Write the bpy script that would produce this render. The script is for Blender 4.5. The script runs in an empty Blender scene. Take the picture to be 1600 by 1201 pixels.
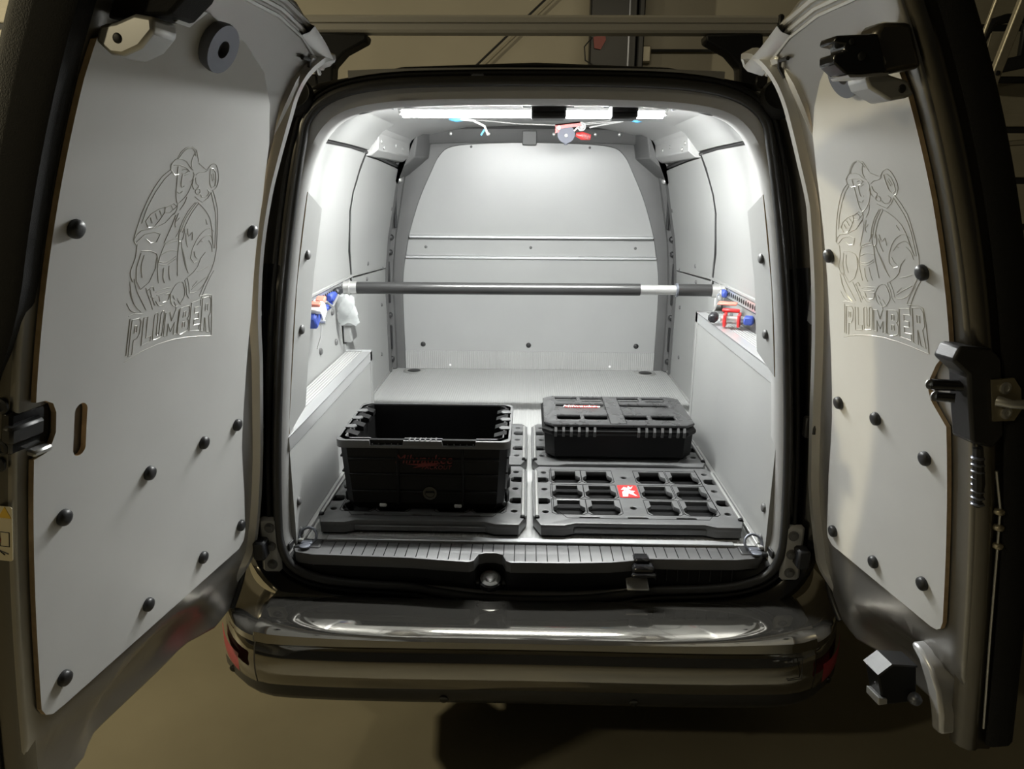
import bpy, bmesh, math, random
from mathutils import Vector, Matrix
random.seed(7)
scn = bpy.context.scene
COL = scn.collection

# ------------------------------------------------------------------ camera, world, lights, exposure
cam_d = bpy.data.cameras.new('camera'); cam = bpy.data.objects.new('camera', cam_d); COL.objects.link(cam)
cam_d.sensor_fit = 'HORIZONTAL'; cam_d.sensor_width = 36.0; cam_d.lens = 36.0 * 1150.0 / 1600.0
cam_d.clip_start = 0.05; cam_d.clip_end = 60
P_, Y_, R_ = math.radians(15.1), math.radians(1.2), math.radians(0.35)
fw = Vector((-math.sin(Y_) * math.cos(P_), math.cos(Y_) * math.cos(P_), -math.sin(P_)))
r0 = Vector((math.cos(Y_), math.sin(Y_), 0)); u0 = r0.cross(fw)
rr = r0 * math.cos(R_) + u0 * math.sin(R_); uu = -r0 * math.sin(R_) + u0 * math.cos(R_)
cam.matrix_world = Matrix(((rr.x, uu.x, -fw.x, -0.011), (rr.y, uu.y, -fw.y, -1.68), (rr.z, uu.z, -fw.z, 1.476), (0, 0, 0, 1)))
scn.camera = cam

world = bpy.data.worlds.new('night'); scn.world = world; world.use_nodes = True
world.node_tree.nodes['Background'].inputs[0].default_value = (0.9, 0.85, 0.7, 1)
world.node_tree.nodes['Background'].inputs[1].default_value = 0.013

LED_STRENGTH = 490.0
def area(name, loc, target, size, watts, color):
    d = bpy.data.lights.new(name, 'AREA'); d.shape = 'RECTANGLE'; d.size = size[0]; d.size_y = size[1]
    d.energy = watts; d.color = color
    o = bpy.data.objects.new(name, d); COL.objects.link(o); o.location = loc
    o.rotation_euler = (Vector(target) - Vector(loc)).to_track_quat('-Z', 'Y').to_euler()
    return o
area('garage_lamp_side', (-6.2, 0.45, 2.85), (-0.6, 0.0, 0.1), (0.12, 0.12), 190.0, (1.0, 0.87, 0.56))
area('garage_lamp_near', (-3.2, -2.6, 3.0), (0.5, 0.0, 0.2), (0.12, 0.12), 20.0, (1.0, 0.87, 0.58))
area('added_corner_fill', (-4.6, 3.4, 2.7), (-4.6, 5.0, 2.6), (0.5, 0.2), 26.0, (1.0, 0.88, 0.62))  # added fill light, no known fixture; brightens the back-left wall
area('garage_lamp_far', (0.6, 2.6, 2.9), (0.0, 5.0, 1.8), (1.2, 0.2), 9.0, (1.0, 0.88, 0.62))

scn.view_settings.view_transform = 'Standard'; scn.view_settings.look = 'None'
scn.view_settings.gamma = 1.0; scn.view_settings.use_curve_mapping = False
scn.view_settings.exposure = 0.0

# ------------------------------------------------------------------ materials
def mat(name, col, rough=0.5, metal=0.0, var=0.0, scale=8.0, bump=0.0, bscale=200.0, spec=0.5, emit=None, coat=0.0):
    m = bpy.data.materials.new(name); m.use_nodes = True
    nt = m.node_tree; b = nt.nodes['Principled BSDF']
    b.inputs['Base Color'].default_value = (*col, 1); b.inputs['Roughness'].default_value = rough
    b.inputs['Metallic'].default_value = metal; b.inputs['Specular IOR Level'].default_value = spec
    b.inputs['Coat Weight'].default_value = coat
    tc = nt.nodes.new('ShaderNodeTexCoord')
    if var:
        n = nt.nodes.new('ShaderNodeTexNoise'); n.inputs['Scale'].default_value = scale; n.inputs['Detail'].default_value = 5
        nt.links.new(tc.outputs['Object'], n.inputs['Vector'])
        r = nt.nodes.new('ShaderNodeMapRange'); r.inputs[1].default_value = 0.3; r.inputs[2].default_value = 0.7
        r.inputs[3].default_value = 1 - var; r.inputs[4].default_value = 1 + var
        nt.links.new(n.outputs['Fac'], r.inputs[0])
        mx = nt.nodes.new('ShaderNodeMix'); mx.data_type = 'RGBA'; mx.blend_type = 'MULTIPLY'; mx.inputs[0].default_value = 1
        mx.inputs[6].default_value = (*col, 1); nt.links.new(r.outputs[0], mx.inputs[7]); nt.links.new(mx.outputs[2], b.inputs['Base Color'])
        r2 = nt.nodes.new('ShaderNodeMapRange'); r2.inputs[3].default_value = max(0.02, rough - var * 0.35); r2.inputs[4].default_value = min(1, rough + var * 0.35)
        nt.links.new(n.outputs['Fac'], r2.inputs[0]); nt.links.new(r2.outputs[0], b.inputs['Roughness'])
    if bump:
        n2 = nt.nodes.new('ShaderNodeTexNoise'); n2.inputs['Scale'].default_value = bscale; n2.inputs['Detail'].default_value = 3
        nt.links.new(tc.outputs['Object'], n2.inputs['Vector'])
        bp = nt.nodes.new('ShaderNodeBump'); bp.inputs['Strength'].default_value = bump; bp.inputs['Distance'].default_value = 0.002
        nt.links.new(n2.outputs['Fac'], bp.inputs['Height']); nt.links.new(bp.outputs[0], b.inputs['Normal'])
    if emit:
        b.inputs['Emission Color'].default_value = (*emit[0], 1); b.inputs['Emission Strength'].default_value = emit[1]
    return m

M = {}
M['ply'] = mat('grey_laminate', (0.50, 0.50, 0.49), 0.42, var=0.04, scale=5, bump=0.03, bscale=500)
M['ply_in_dim'] = mat('grey_laminate_inside_dimmed', (0.265, 0.268, 0.264), 0.45, var=0.03, scale=4)  # door laminate with its colour darkened to offset the strong light inside
M['ply_bulk_dim'] = mat('grey_laminate_bulkhead_dimmed', (0.32, 0.324, 0.322), 0.33, var=0.03, scale=4)  # same laminate again, shade put into the colour to balance the LED
M['edge'] = mat('plywood_edge', (0.46, 0.34, 0.20), 0.7, var=0.15, scale=60)
M['groove'] = mat('milled_groove', (0.50, 0.49, 0.45), 0.35, metal=0.3)
M['paint'] = mat('taupe_metallic_paint', (0.15, 0.141, 0.124), 0.28, metal=0.9, var=0.03, scale=3, coat=0.15)
M['doorpaint'] = mat('inner_door_paint', (0.34, 0.332, 0.318), 0.30, metal=0.75, var=0.03, scale=3, coat=0.15)
M['bumper'] = mat('glossy_bumper_paint', (0.26, 0.248, 0.222), 0.07, metal=0.92, coat=0.3)
M['silver'] = mat('silver_inner_paint', (0.55, 0.55, 0.55), 0.28, metal=0.5, var=0.03, scale=6, coat=0.2)
M['inner'] = mat('grey_primer_metal', (0.36, 0.36, 0.357), 0.42, metal=0.15, var=0.04, scale=5)
M['trim'] = mat('charcoal_moulding', (0.09, 0.09, 0.09), 0.5, var=0.06, scale=12)
M['darkbody'] = mat('black_body_gap', (0.012, 0.012, 0.012), 0.5)
M['blackpl'] = mat('black_plastic', (0.020, 0.020, 0.021), 0.42, var=0.1, scale=25, bump=0.12, bscale=700)
M['platepl'] = mat('textured_black_plastic', (0.10, 0.101, 0.102), 0.36, var=0.08, scale=20, bump=0.10, bscale=800, spec=0.6)
M['cratepl'] = mat('matte_black_plastic', (0.0045, 0.0045, 0.0047), 0.5, var=0.1, scale=20, spec=0.25)
M['sillpl'] = mat('sill_plastic', (0.085, 0.085, 0.086), 0.38, var=0.06, scale=20, bump=0.05, bscale=600)
M['gloss'] = mat('gloss_black', (0.012, 0.012, 0.013), 0.12)
M['rubber'] = mat('black_rubber', (0.0015, 0.0015, 0.0017), 0.8, bump=0.35, bscale=500)
M['seal'] = mat('smooth_seal_rubber', (0.022, 0.022, 0.022), 0.38)
M['alu'] = mat('brushed_aluminium', (0.82, 0.83, 0.84), 0.36, metal=0.85, var=0.02, scale=6)
M['zinc'] = mat('zinc_plate', (0.55, 0.55, 0.54), 0.38, metal=0.8, var=0.02, scale=8)
M['brass'] = mat('yellow_zinc', (0.40, 0.36, 0.26), 0.35, metal=0.8)
M['red'] = mat('red_plastic', (0.55, 0.03, 0.03), 0.4)
M['salmon'] = mat('faded_red_grip', (0.62, 0.20, 0.15), 0.5)
M['darkred'] = mat('dark_red_print', (0.16, 0.016, 0.014), 0.5)
M['pale'] = mat('pale_cord', (0.30, 0.30, 0.30), 0.5)
M['white'] = mat('white_print', (0.85, 0.85, 0.85), 0.5)
M['blue'] = mat('blue_webbing', (0.03, 0.06, 0.30), 0.6, var=0.15, scale=60)
M['sky'] = mat('light_blue_sleeve', (0.12, 0.42, 0.72), 0.5)
M['steel'] = mat('grey_steel_drum', (0.16, 0.17, 0.20), 0.35, metal=0.6)
M['lens'] = mat('red_reflector', (0.34, 0.03, 0.05), 0.35)
M['anod'] = mat('anodised_aluminium', (0.66, 0.65, 0.62), 0.5, metal=0.25)
M['hinge'] = mat('grey_painted_steel', (0.34, 0.34, 0.33), 0.5)
M['lidpl'] = mat('smoked_lid_plastic', (0.05, 0.05, 0.051), 0.28, var=0.15, scale=30)
M['drum'] = mat('matt_grey_drum', (0.085, 0.09, 0.115), 0.7)
M['tube'] = mat('black_tube', (0.022, 0.022, 0.022), 0.3)
M['cream'] = mat('cream_sticker', (0.62, 0.55, 0.38), 0.5)
M['yellow'] = mat('yellow_print', (0.70, 0.45, 0.05), 0.5)
M['led'] = mat('led_diffuser', (0.9, 0.9, 0.9), 0.4, emit=((0.98, 1.0, 0.975), LED_STRENGTH))
M['concrete'] = mat('screed_floor', (0.27, 0.245, 0.18), 0.55, var=0.12, scale=2.2, bump=0.05, bscale=150)
M['gpanel'] = mat('garage_panel', (0.30, 0.28, 0.225), 0.6, var=0.05, scale=6)
M['gwall'] = mat('garage_wall', (0.34, 0.32, 0.27), 0.8, var=0.05, scale=2)
M['gsteel'] = mat('black_steel', (0.012, 0.013, 0.016), 0.5)
M['gladder'] = mat('weathered_aluminium', (0.42, 0.39, 0.32), 0.45, metal=0.5, var=0.1, scale=20)
M['bag'] = mat('clear_plastic_bag', (0.55, 0.57, 0.57), 0.2, var=0.1, scale=40)
bn = M['bag'].node_tree.nodes['Principled BSDF']; bn.inputs['Alpha'].default_value = 0.62
# ribbed floor sheet: fine ribs along the van
def ribbed(name, col, freq, axis, rough=0.45, strength=0.5):
    m = mat(name, col, rough, var=0.03, scale=4)
    nt = m.node_tree; b = nt.nodes['Principled BSDF']; tc = nt.nodes.new('ShaderNodeTexCoord')
    w = nt.nodes.new('ShaderNodeTexWave'); w.wave_type = 'BANDS'; w.bands_direction = axis; w.inputs['Scale'].default_value = freq
    nt.links.new(tc.outputs['Object'], w.inputs['Vector'])
    bp = nt.nodes.new('ShaderNodeBump'); bp.inputs['Strength'].default_value = strength; bp.inputs['Distance'].default_value = 0.002
    nt.links.new(w.outputs['Fac'], bp.inputs['Height']); nt.links.new(bp.outputs[0], b.inputs['Normal'])
    return m
M['floorsheet'] = ribbed('ribbed_floor_sheet', (0.36, 0.362, 0.358), 32, 'X')
M['meshtop'] = ribbed('antislip_top', (0.36, 0.362, 0.358), 32, 'X', strength=0.8)
# wood grain on the sectional garage panels
nt = M['gpanel'].node_tree; tc = nt.nodes.new('ShaderNodeTexCoord'); mp = nt.nodes.new('ShaderNodeMapping'); mp.inputs['Scale'].default_value = (0.8, 1, 22)
wv = nt.nodes.new('ShaderNodeTexNoise'); wv.inputs['Scale'].default_value = 3; wv.inputs['Distortion'].default_value = 1.2
nt.links.new(tc.outputs['Object'], mp.inputs[0]); nt.links.new(mp.outputs[0], wv.inputs['Vector'])
bp = nt.nodes.new('ShaderNodeBump'); bp.inputs['Strength'].default_value = 0.35; bp.inputs['Distance'].default_value = 0.01
nt.links.new(wv.outputs['Fac'], bp.inputs['Height']); nt.links.new(bp.outputs[0], nt.nodes['Principled BSDF'].inputs['Normal'])

# ------------------------------------------------------------------ mesh helpers
class MB:
    def __init__(s): s.v = []; s.f = []; s.mi = []
    def add(s, vs, fs, m=0):
        o = len(s.v); s.v += [tuple(p) for p in vs]; s.f += [tuple(i + o for i in f) for f in fs]; s.mi += [m] * len(fs); return s
    def box(s, c, d, R=None, m=0, ch=0.0):
        hx, hy, hz = d[0] / 2, d[1] / 2, d[2] / 2
        if ch:
            ch = min(ch, hx * .9, hy * .9, hz * .9)
            bm = bmesh.new(); bmesh.ops.create_cube(bm, size=1)
            for v in bm.verts: v.co = Vector((v.co.x * d[0], v.co.y * d[1], v.co.z * d[2]))
            bmesh.ops.bevel(bm, geom=list(bm.edges), offset=ch, segments=1, affect='EDGES', profile=0.5)
            bm.verts.index_update(); vs = [v.co.copy() for v in bm.verts]; fs = [[v.index for v in f.verts] for f in bm.faces]; bm.free()
        else:
            vs = [Vector((x, y, z)) for x in (-hx, hx) for y in (-hy, hy) for z in (-hz, hz)]
            fs = [(0, 1, 3, 2), (4, 6, 7, 5), (0, 4, 5, 1), (2, 3, 7, 6), (0, 2, 6, 4), (1, 5, 7, 3)]
        if R is not None: vs = [R @ v for v in vs]
        return s.add([v + Vector(c) for v in vs], fs, m)
    def loft(s, rings, closed=True, caps=False, m=0):
        n = len(rings[0]); vs = [p for r in rings for p in r]; fs = []
        for i in range(len(rings) - 1):
            for j in range(n if closed else n - 1):
                k = (j + 1) % n
                fs.append((i * n + j, i * n + k, (i + 1) * n + k, (i + 1) * n + j))
        if caps: fs.append(tuple(range(n - 1, -1, -1))); fs.append(tuple((len(rings) - 1) * n + j for j in range(n)))
        return s.add(vs, fs, m)
    def tube(s, path, r, n=8, closed=False, m=0):
        path = [Vector(p) for p in path]; rings = []; L = len(path); prev = None
        for i, p in enumerate(path):
            a = path[(i - 1) % L] if (closed or i > 0) else p
            b = path[(i + 1) % L] if (closed or i < L - 1) else p
            t = (b - a).normalized()
            if prev is None:
                up = Vector((0, 0, 1)) if abs(t.z) < 0.9 else Vector((1, 0, 0)); x = t.cross(up).normalized()
            else:
                x = prev - t * prev.dot(t)
                x = x.normalized() if x.length > 1e-6 else t.cross(Vector((0, 0, 1))).normalized()
            y = t.cross(x); prev = x
            ri = r[i] if isinstance(r, (list, tuple)) else r
            rings.append([p + (x * math.cos(q) + y * math.sin(q)) * ri for q in [2 * math.pi * k / n for k in range(n)]])
        if closed: rings.append(rings[0])
        return s.loft(rings, True, not closed, m)
    def cyl(s, p0, p1, r0, r1=None, n=16, m=0): return s.tube([p0, p1], [r0, r0 if r1 is None else r1], n, m=m)
    def lathe(s, c, axis, prof, n=16, m=0):
        a = Vector(axis).normalized(); x = a.orthogonal().normalized(); y = a.cross(x); c = Vector(c)
        return s.loft([[c + a * h + (x * math.cos(q) + y * math.sin(q)) * r for q in [2 * math.pi * k / n for k in range(n)]] for r, h in prof], True, True, m)
    def prism(s, poly, fn, w0, w1, m=0):
        n = len(poly); vs = [fn(p[0], p[1], w0) for p in poly] + [fn(p[0], p[1], w1) for p in poly]
        fs = [tuple(range(n - 1, -1, -1)), tuple(range(n, 2 * n))] + [(i, (i + 1) % n, n + (i + 1) % n, n + i) for i in range(n)]
        return s.add(vs, fs, m)
    def build(s, name, mats, parent=None, smooth=38, bevel=0.0, seg=2):
        me = bpy.data.meshes.new(name); me.from_pydata([tuple(p) for p in s.v], [], s.f)
        for m in (mats if isinstance(mats, (list, tuple)) else [mats]): me.materials.append(m)
        me.polygons.foreach_set('material_index', s.mi)
        return finish(name, me, parent, smooth, bevel, seg)
def finish(name, me, parent, smooth=38, bevel=0.0, seg=2, norm=True):
    if norm:
        bm = bmesh.new(); bm.from_mesh(me); bmesh.ops.recalc_face_normals(bm, faces=bm.faces); bm.to_mesh(me); bm.free()
    if smooth:
        me.polygons.foreach_set('use_smooth', [True] * len(me.polygons)); me.set_sharp_from_angle(angle=math.radians(smooth))
    o = bpy.data.objects.new(name, me); COL.objects.link(o)
    if parent is not None: o.parent = parent
    if bevel:
        b = o.modifiers.new('bevel', 'BEVEL'); b.width = bevel; b.segments = seg; b.limit_method = 'ANGLE'; b.angle_limit = math.radians(35)
    return o
def sheet_mesh(outer, holes, w0, w1, cuts_u=(), cuts_v=(), bevel=0.0):
    """a flat sheet with holes in (u, v), thickness w0..w1, cut along lines so that it can be bent"""
    cu = bpy.data.curves.new('tmp', 'CURVE'); cu.dimensions = '2D'; cu.fill_mode = 'BOTH'
    cu.extrude = abs(w1 - w0) / 2 - bevel; cu.bevel_depth = bevel; cu.bevel_resolution = 1; cu.offset = -bevel
    for pl in [outer] + list(holes):
        sp = cu.splines.new('POLY'); sp.points.add(len(pl) - 1); sp.use_cyclic_u = True
        for p, q in zip(sp.points, pl): p.co = (q[0], q[1], 0, 1)
    ob = bpy.data.objects.new('tmp', cu); me = bpy.data.meshes.new_from_object(ob)
    bpy.data.objects.remove(ob); bpy.data.curves.remove(cu)
    bm = bmesh.new(); bm.from_mesh(me); bpy.data.meshes.remove(me)
    for v in bm.verts: v.co.z += (w0 + w1) / 2
    bmesh.ops.remove_doubles(bm, verts=bm.verts, dist=1e-5)
    for ax, cuts in ((0, cuts_u), (1, cuts_v)):
        for c in cuts:
            co = [0, 0, 0]; no = [0, 0, 0]; co[ax] = c; no[ax] = 1
            bmesh.ops.bisect_plane(bm, geom=bm.verts[:] + bm.edges[:] + bm.faces[:], dist=1e-6, plane_co=co, plane_no=no)
    return bm
def sheet(name, outer, holes, w0, w1, fn, mats, parent, cuts_u=(), cuts_v=(), bevel=0.0, smooth=30, edge_mat=False):
    bm = sheet_mesh(outer, holes, w0, w1, cuts_u, cuts_v, bevel)
    if edge_mat:
        bm.normal_update()
        for f in bm.faces:
            if abs(f.normal.z) < 0.4: f.material_index = 1
    for v in bm.verts: v.co = Vector(fn(v.co.x, v.co.y, v.co.z))
    bmesh.ops.recalc_face_normals(bm, faces=bm.faces)
    me = bpy.data.meshes.new(name); bm.to_mesh(me); bm.free()
    for m in (mats if isinstance(mats, (list, tuple)) else [mats]): me.materials.append(m)
    return finish(name, me, parent, smooth, norm=False)
def rng(a, b, st):
    n = max(1, int(round((b - a) / st))); return [a + (b - a) * i / n for i in range(1, n)]
def crom(pts, k=6, closed=False):
    out = []; n = len(pts); P = [Vector(p) for p in pts]
    for i in range(n if closed else n - 1):
        a, b, c, d = (P[(i - 1) % n] if closed or i > 0 else P[i]), P[i], P[(i + 1) % n], (P[(i + 2) % n] if closed or i + 2 < n else P[i + 1])
        for j in range(k):
            t = j / k
            out.append(0.5 * ((2 * b) + (-a + c) * t + (2 * a - 5 * b + 4 * c - d) * t * t + (-a + 3 * b - 3 * c + d) * t ** 3))
    if not closed: out.append(P[-1])
    return out
def rrect(cx, cy, w, h, r, k=5):
    out = []
    for sx, sy, a in ((1, 1, 0), (-1, 1, 90), (-1, -1, 180), (1, -1, 270)):
        for i in range(k + 1):
            t = math.radians(a + 90 * i / k); out.append((cx + sx * (w / 2 - r) + r * math.cos(t), cy + sy * (h / 2 - r) + r * math.sin(t)))
    return out
def circ(cx, cy, r, n=14, ry=None): return [(cx + r * math.cos(2 * math.pi * i / n), cy + (ry or r) * math.sin(2 * math.pi * i / n)) for i in range(n)]
def thing(name, label, cat, loc=(0, 0, 0), rz=0.0, group=None):
    o = bpy.data.objects.new(name, None); COL.objects.link(o); o.location = loc; o.rotation_euler = (0, 0, rz); o.empty_display_size = 0.1
    o['label'] = label; o['category'] = cat
    if group: o['group'] = group
    return o
def tag(o, label, cat, group=None):
    o['label'] = label; o['category'] = cat
    if group: o['group'] = group
    return o
def struct(o): o['kind'] = 'structure'; return o
def text_bm(body, size, shear=0.0, depth=0.0006, spacing=1.0):
    cu = bpy.data.curves.new('tmp', 'FONT'); cu.body = body; cu.size = size; cu.shear = shear; cu.extrude = depth; cu.space_character = spacing
    cu.align_x = 'CENTER'; cu.align_y = 'CENTER'
    ob = bpy.data.objects.new('tmp', cu); me = bpy.data.meshes.new_from_object(ob)
    bpy.data.objects.remove(ob); bpy.data.curves.remove(cu); return me
def text(name, body, size, fn, m, parent, shear=0.0, depth=0.0006, spacing=1.0):
    me = text_bm(body, size, shear, depth, spacing)
    for v in me.vertices: v.co = Vector(fn(v.co.x, v.co.y, v.co.z))
    me.materials.clear(); me.materials.append(m)
    me.polygons.foreach_set('material_index', [0] * len(me.polygons))
    return finish(name, me, parent, 0)

# ================================================================== GARAGE SETTING
b = MB(); b.box((0, 1.0, -0.05), (14, 12, 0.1)); struct(b.build('floor', M['concrete']))
b = MB(); b.box((0, 5.25, 1.5), (14, 0.3, 3.2)); wb = struct(b.build('wall_back', M['gwall']))
# sectional garage panels with dark joints, each a piece of the wall
for s, x0, x1 in ((1, 2.6, 6.5), (-1, -6.5, -2.6)):
    zs = [0.02, 0.38, 0.766, 1.15, 1.544, 1.962, 2.36, 2.76, 3.09]
    for i in range(len(zs) - 1):
        b = MB(); b.box(((x0 + x1) / 2, 5.07, (zs[i] + zs[i + 1]) / 2), (x1 - x0, 0.05, zs[i + 1] - zs[i] - 0.055), ch=0.008)
        b.build('panel', M['gpanel'], wb)
    b = MB(); b.box(((x0 + x1) / 2, 5.092, 1.55), (x1 - x0, 0.012, 3.09)); b.build('dark_joint_backing', M['gsteel'], wb)
b = MB(); b.box((0, 1.0, 3.15), (14, 12, 0.1)); struct(b.build('ceiling', M['gwall']))
b = MB(); b.box((-7.0, 1.0, 1.5), (0.1, 12, 3.2)); struct(b.build('wall_left', M['gwall']))
b = MB(); b.box((7.0, 1.0, 1.5), (0.1, 12, 3.2)); struct(b.build('wall_right', M['gwall']))

# ================================================================== VAN
van = thing('cargo_van', 'taupe metallic panel van, rear doors open wide, lit grey-lined load space', 'van')

# ---- rear opening profile (x, z), from bottom centre to the right, up and round
half = [(0, .466), (.12, .470), (.22, .482), (.30, .497), (.44, .505), (.53, .517), (.59, .545), (.616, .60), (.617, .685), (.606, .855), (.588, 1.03),
        (.560, 1.246), (.520, 1.46), (.492, 1.545), (.455, 1.600), (.40, 1.631), (.30, 1.647), (.15, 1.652), (0, 1.653)]
loop = half + [(-x, z) for x, z in half[-2:0:-1]]
OP = [(p.x, p.y) for p in crom([(x, z, 0) for x, z in loop], 5, True)]
def normals(pl):
    n = len(pl); out = []
    for i in range(n):
        ax, az = pl[i - 1]; bx, bz = pl[(i + 1) % n]; dx, dz = bx - ax, bz - az; L = math.hypot(dx, dz); out.append((dz / L, -dx / L))
    return out
ON = normals(OP)
def ring(off, y, top=None):
    r = []; top = off if top is None else top
    for (x, z), (nx, nz) in zip(OP, ON):
        t = min(1, max(0, nz * 1.5 - .15)) * min(1, max(0, (z - 1.42) / .16)); t = t * t * (3 - 2 * t)
        k = off + (top - off) * t
        r.append(Vector((x + nx * k, y, z + nz * k)))
    return r
# outer skin: rebate, rear pillar face, sides, roof and underbody in one loft
b = MB()
b.loft([ring(.020, .004, .042), ring(.024, .016, .044), ring(.050, .020, .050), ring(.062, .004, .056), ring(.085, -.012, .060), ring(.105, .0, .060), ring(.125, .04, .060), ring(.145, .35, .088),
        ring(.155, 1.2, .14), ring(.150, 2.4, .16), ring(.12, 3.6, .14), ring(.02, 4.35, -.04)], True)
n_ = len(OP)
for k, f in enumerate(b.f):
    if k // n_ < 5 and sum(b.v[i][2] for i in f) / 4 < 1.32: b.mi[k] = 1
body = b.build('body_shell', [M['paint'], M['gloss']], van, smooth=50)
# inner reveal behind the seal (pale metal arch with oval holes)
b = MB(); b.loft([ring(.018, .002, .042), ring(.010, .004, .030), ring(.004, .008, .004), ring(-.006, .03), ring(-.004, .075), ring(.03, .105), ring(.06, .11)], True)
b.build('opening_reveal', M['inner'], van, smooth=50)
b = MB(); b.tube([p + Vector((0, -.006, 0)) for p in ring(.011, 0, .038)], .0115, 8, True); b.build('door_seal', M['seal'], van, smooth=80)
b = MB(); b.tube([p + Vector((0, -.003, 0)) for p in ring(.034, 0, .054)], .005, 6, True); b.build('outer_seal_lip', M['rubber'], van, smooth=80)
# oval holes in the arch
for x, z, nx, nz in [(s * q[0], q[1], s * q[2], q[3]) for s in (-1, 1) for q in ((.375, 1.640, .25, .95), (.272, 1.652, .1, 1.0))]:
    b = MB(); c = Vector((x, .052, z)) - Vector((nx, 0, nz)).normalized() * .0055
    t = Vector((nz, 0, -nx)).normalized()
    b.add([c + t * .02 * math.cos(q) + Vector((0, .016 * math.sin(q), 0)) - Vector((nx, 0, nz)).normalized() * .0025 for q in [i * math.pi / 8 for i in range(16)]], [tuple(range(16))])
    b.build('access_hole', M['darkbody'], van, smooth=0)

# ---- interior cross-section
WZ = [.50, .58, 1.0, 1.10, 1.24, 1.355, 1.45, 1.53, 1.60, 1.66, 1.72]; WX = [.70, .70, .705, .70, .685, .662, .645, .628, .60, .55, .45]
def wx(z):
    if z <= WZ[0]: return WX[0]
    for i in range(len(WZ) - 1):
        if z <= WZ[i + 1]: return WX[i] + (WX[i + 1] - WX[i]) * (z - WZ[i]) / (WZ[i + 1] - WZ[i])
    return WX[-1]
ZC = rng(.58, 1.72, .03)
def side(s): return lambda y, z, w: (s * (wx(z) - w), y, z)
sec = [(wx(z), z) for z in (.56, .7, .9, 1.0, 1.1, 1.17, 1.24, 1.355, 1.45, 1.53, 1.6, 1.66, 1.70)]
b = MB()
b.loft([[Vector((x + .012, y, z)) for x, z in sec] + [Vector((.30, y, 1.735)), Vector((0, y, 1.745)), Vector((-.30, y, 1.735))] + [Vector((-x - .012, y, z)) for x, z in sec[::-1]] for y in (.115, 1.0, 1.96)], False)
b.build('inner_liner', M['inner'], van)
# cargo floor with fine ribs
b = MB(); b.box((0, 1.00, .56), (1.41, 1.87, .04)); fl = b.build('load_floor', M['floorsheet'], van)
b = MB(); b.box((0, .073, .581), (1.06, .022, .004), ch=.001); b.build('floor_edge_strip', M['alu'], van)
for s in (-1, 1):
    b = MB(); b.box((s * .693, 1.46, .586), (.014, .90, .012), ch=.002); b.build('floor_side_trim', M['zinc'], van)
    # recessed tie-down cup at the far end of the floor
    b = MB(); b.lathe((s * .575, 1.875, .5805), (0, 0, 1), [(.055, 0), (.05, .003), (.034, .003)], 20); cup = b.build('tie_down_cup', M['zinc'], van)
    b = MB(); b.lathe((s * .575, 1.875, .584), (0, 0, 1), [(.033, 0), (.03, .0015)], 16); b.build('cup_well', M['darkbody'], cup)
# ---- bulkhead
arch = [(.624, .58), (.627, .97), (.610, 1.138), (.588, 1.245), (.537, 1.403), (.478, 1.531), (.433, 1.612), (.37, 1.652), (.20, 1.666), (0, 1.670)]
arch_s = [(p.x, p.y) for p in crom([(x, z, 0) for x, z in arch], 4)]
outline = arch_s + [(-x, z) for x, z in arch_s[-2::-1]]
fr = [(.72, .57), (.72, 1.10), (.705, 1.24), (.68, 1.36), (.65, 1.50), (.60, 1.64), (.50, 1.73), (0, 1.75)]
fr = fr + [(-x, z) for x, z in fr[-2::-1]]
def yface(y0): return lambda x, z, w: (x, y0 - w, z)
sheet('bulkhead_frame', fr, [outline], 0, .05, yface(1.985), M['trim'], van, bevel=.006)
band = [(-.75, 1.236), (.75, 1.236)]
def clip(lo, hi):   # part of the arch between two heights
    def wa(z):
        for i in range(len(arch) - 1):
            if arch[i][1] <= z <= arch[i + 1][1]: return arch[i][0] + (arch[i + 1][0] - arch[i][0]) * (z - arch[i][1]) / max(1e-6, arch[i + 1][1] - arch[i][1])
        return arch[-1][0]
    up = [(x, z) for x, z in arch_s if lo < z < hi]
    r = [(wa(lo), lo)] + up + ([(wa(hi), hi)] if hi < 1.67 else [])
    return r + [(-x, z) for x, z in (r[::-1] if hi < 1.67 else r[-2::-1])]
sheet('bulkhead_panel', clip(1.236, 1.67), [], 0, .014, yface(1.95), M['ply_bulk_dim'], van)
sheet('bulkhead_panel', clip(1.138, 1.236), [], 0, .012, yface(1.966), M['ply_bulk_dim'], van)
sheet('bulkhead_panel', clip(.672, 1.138), [], 0, .014, yface(1.95), M['ply_bulk_dim'], van)
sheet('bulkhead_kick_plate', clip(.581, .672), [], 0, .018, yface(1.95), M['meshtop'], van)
for z, w in ((1.238, .588), (1.140, .608)):
    b = MB(); b.box((0, 1.935, z), (2 * w, .03, .014), ch=.003); b.build('aluminium_rail', M['alu'], van)
def dome(c, n, r, h, name, m, parent, seg=14):
    b = MB(); b.lathe(c, n, [(r * .96, -.001), (r, h * .25), (r * .9, h * .65), (r * .62, h * .93), (r * .2, h)], seg); return b.build(name, m, parent, smooth=60)
for x, z, r, m in ((-.285, 1.652, .006, 'trim'), (.27, 1.65, .006, 'trim'), (-.512, 1.186, .007, 'trim'), (0, 1.186, .007, 'trim'), (.508, 1.186, .007, 'trim'),
                   (-.535, .705, .013, 'blackpl'), (-.005, .705, .013, 'blackpl'), (.532, .705, .013, 'blackpl')):
    dome((x, 1.955 if z == 1.186 else 1.937, z), (0, -1, 0), r, r * .6, 'screw_cap', M[m], van)
for x in (-.40, .405): dome((x, 1.933, .60), (0, -1, 0), .006, .003, 'screw', M['white'], van)
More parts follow.
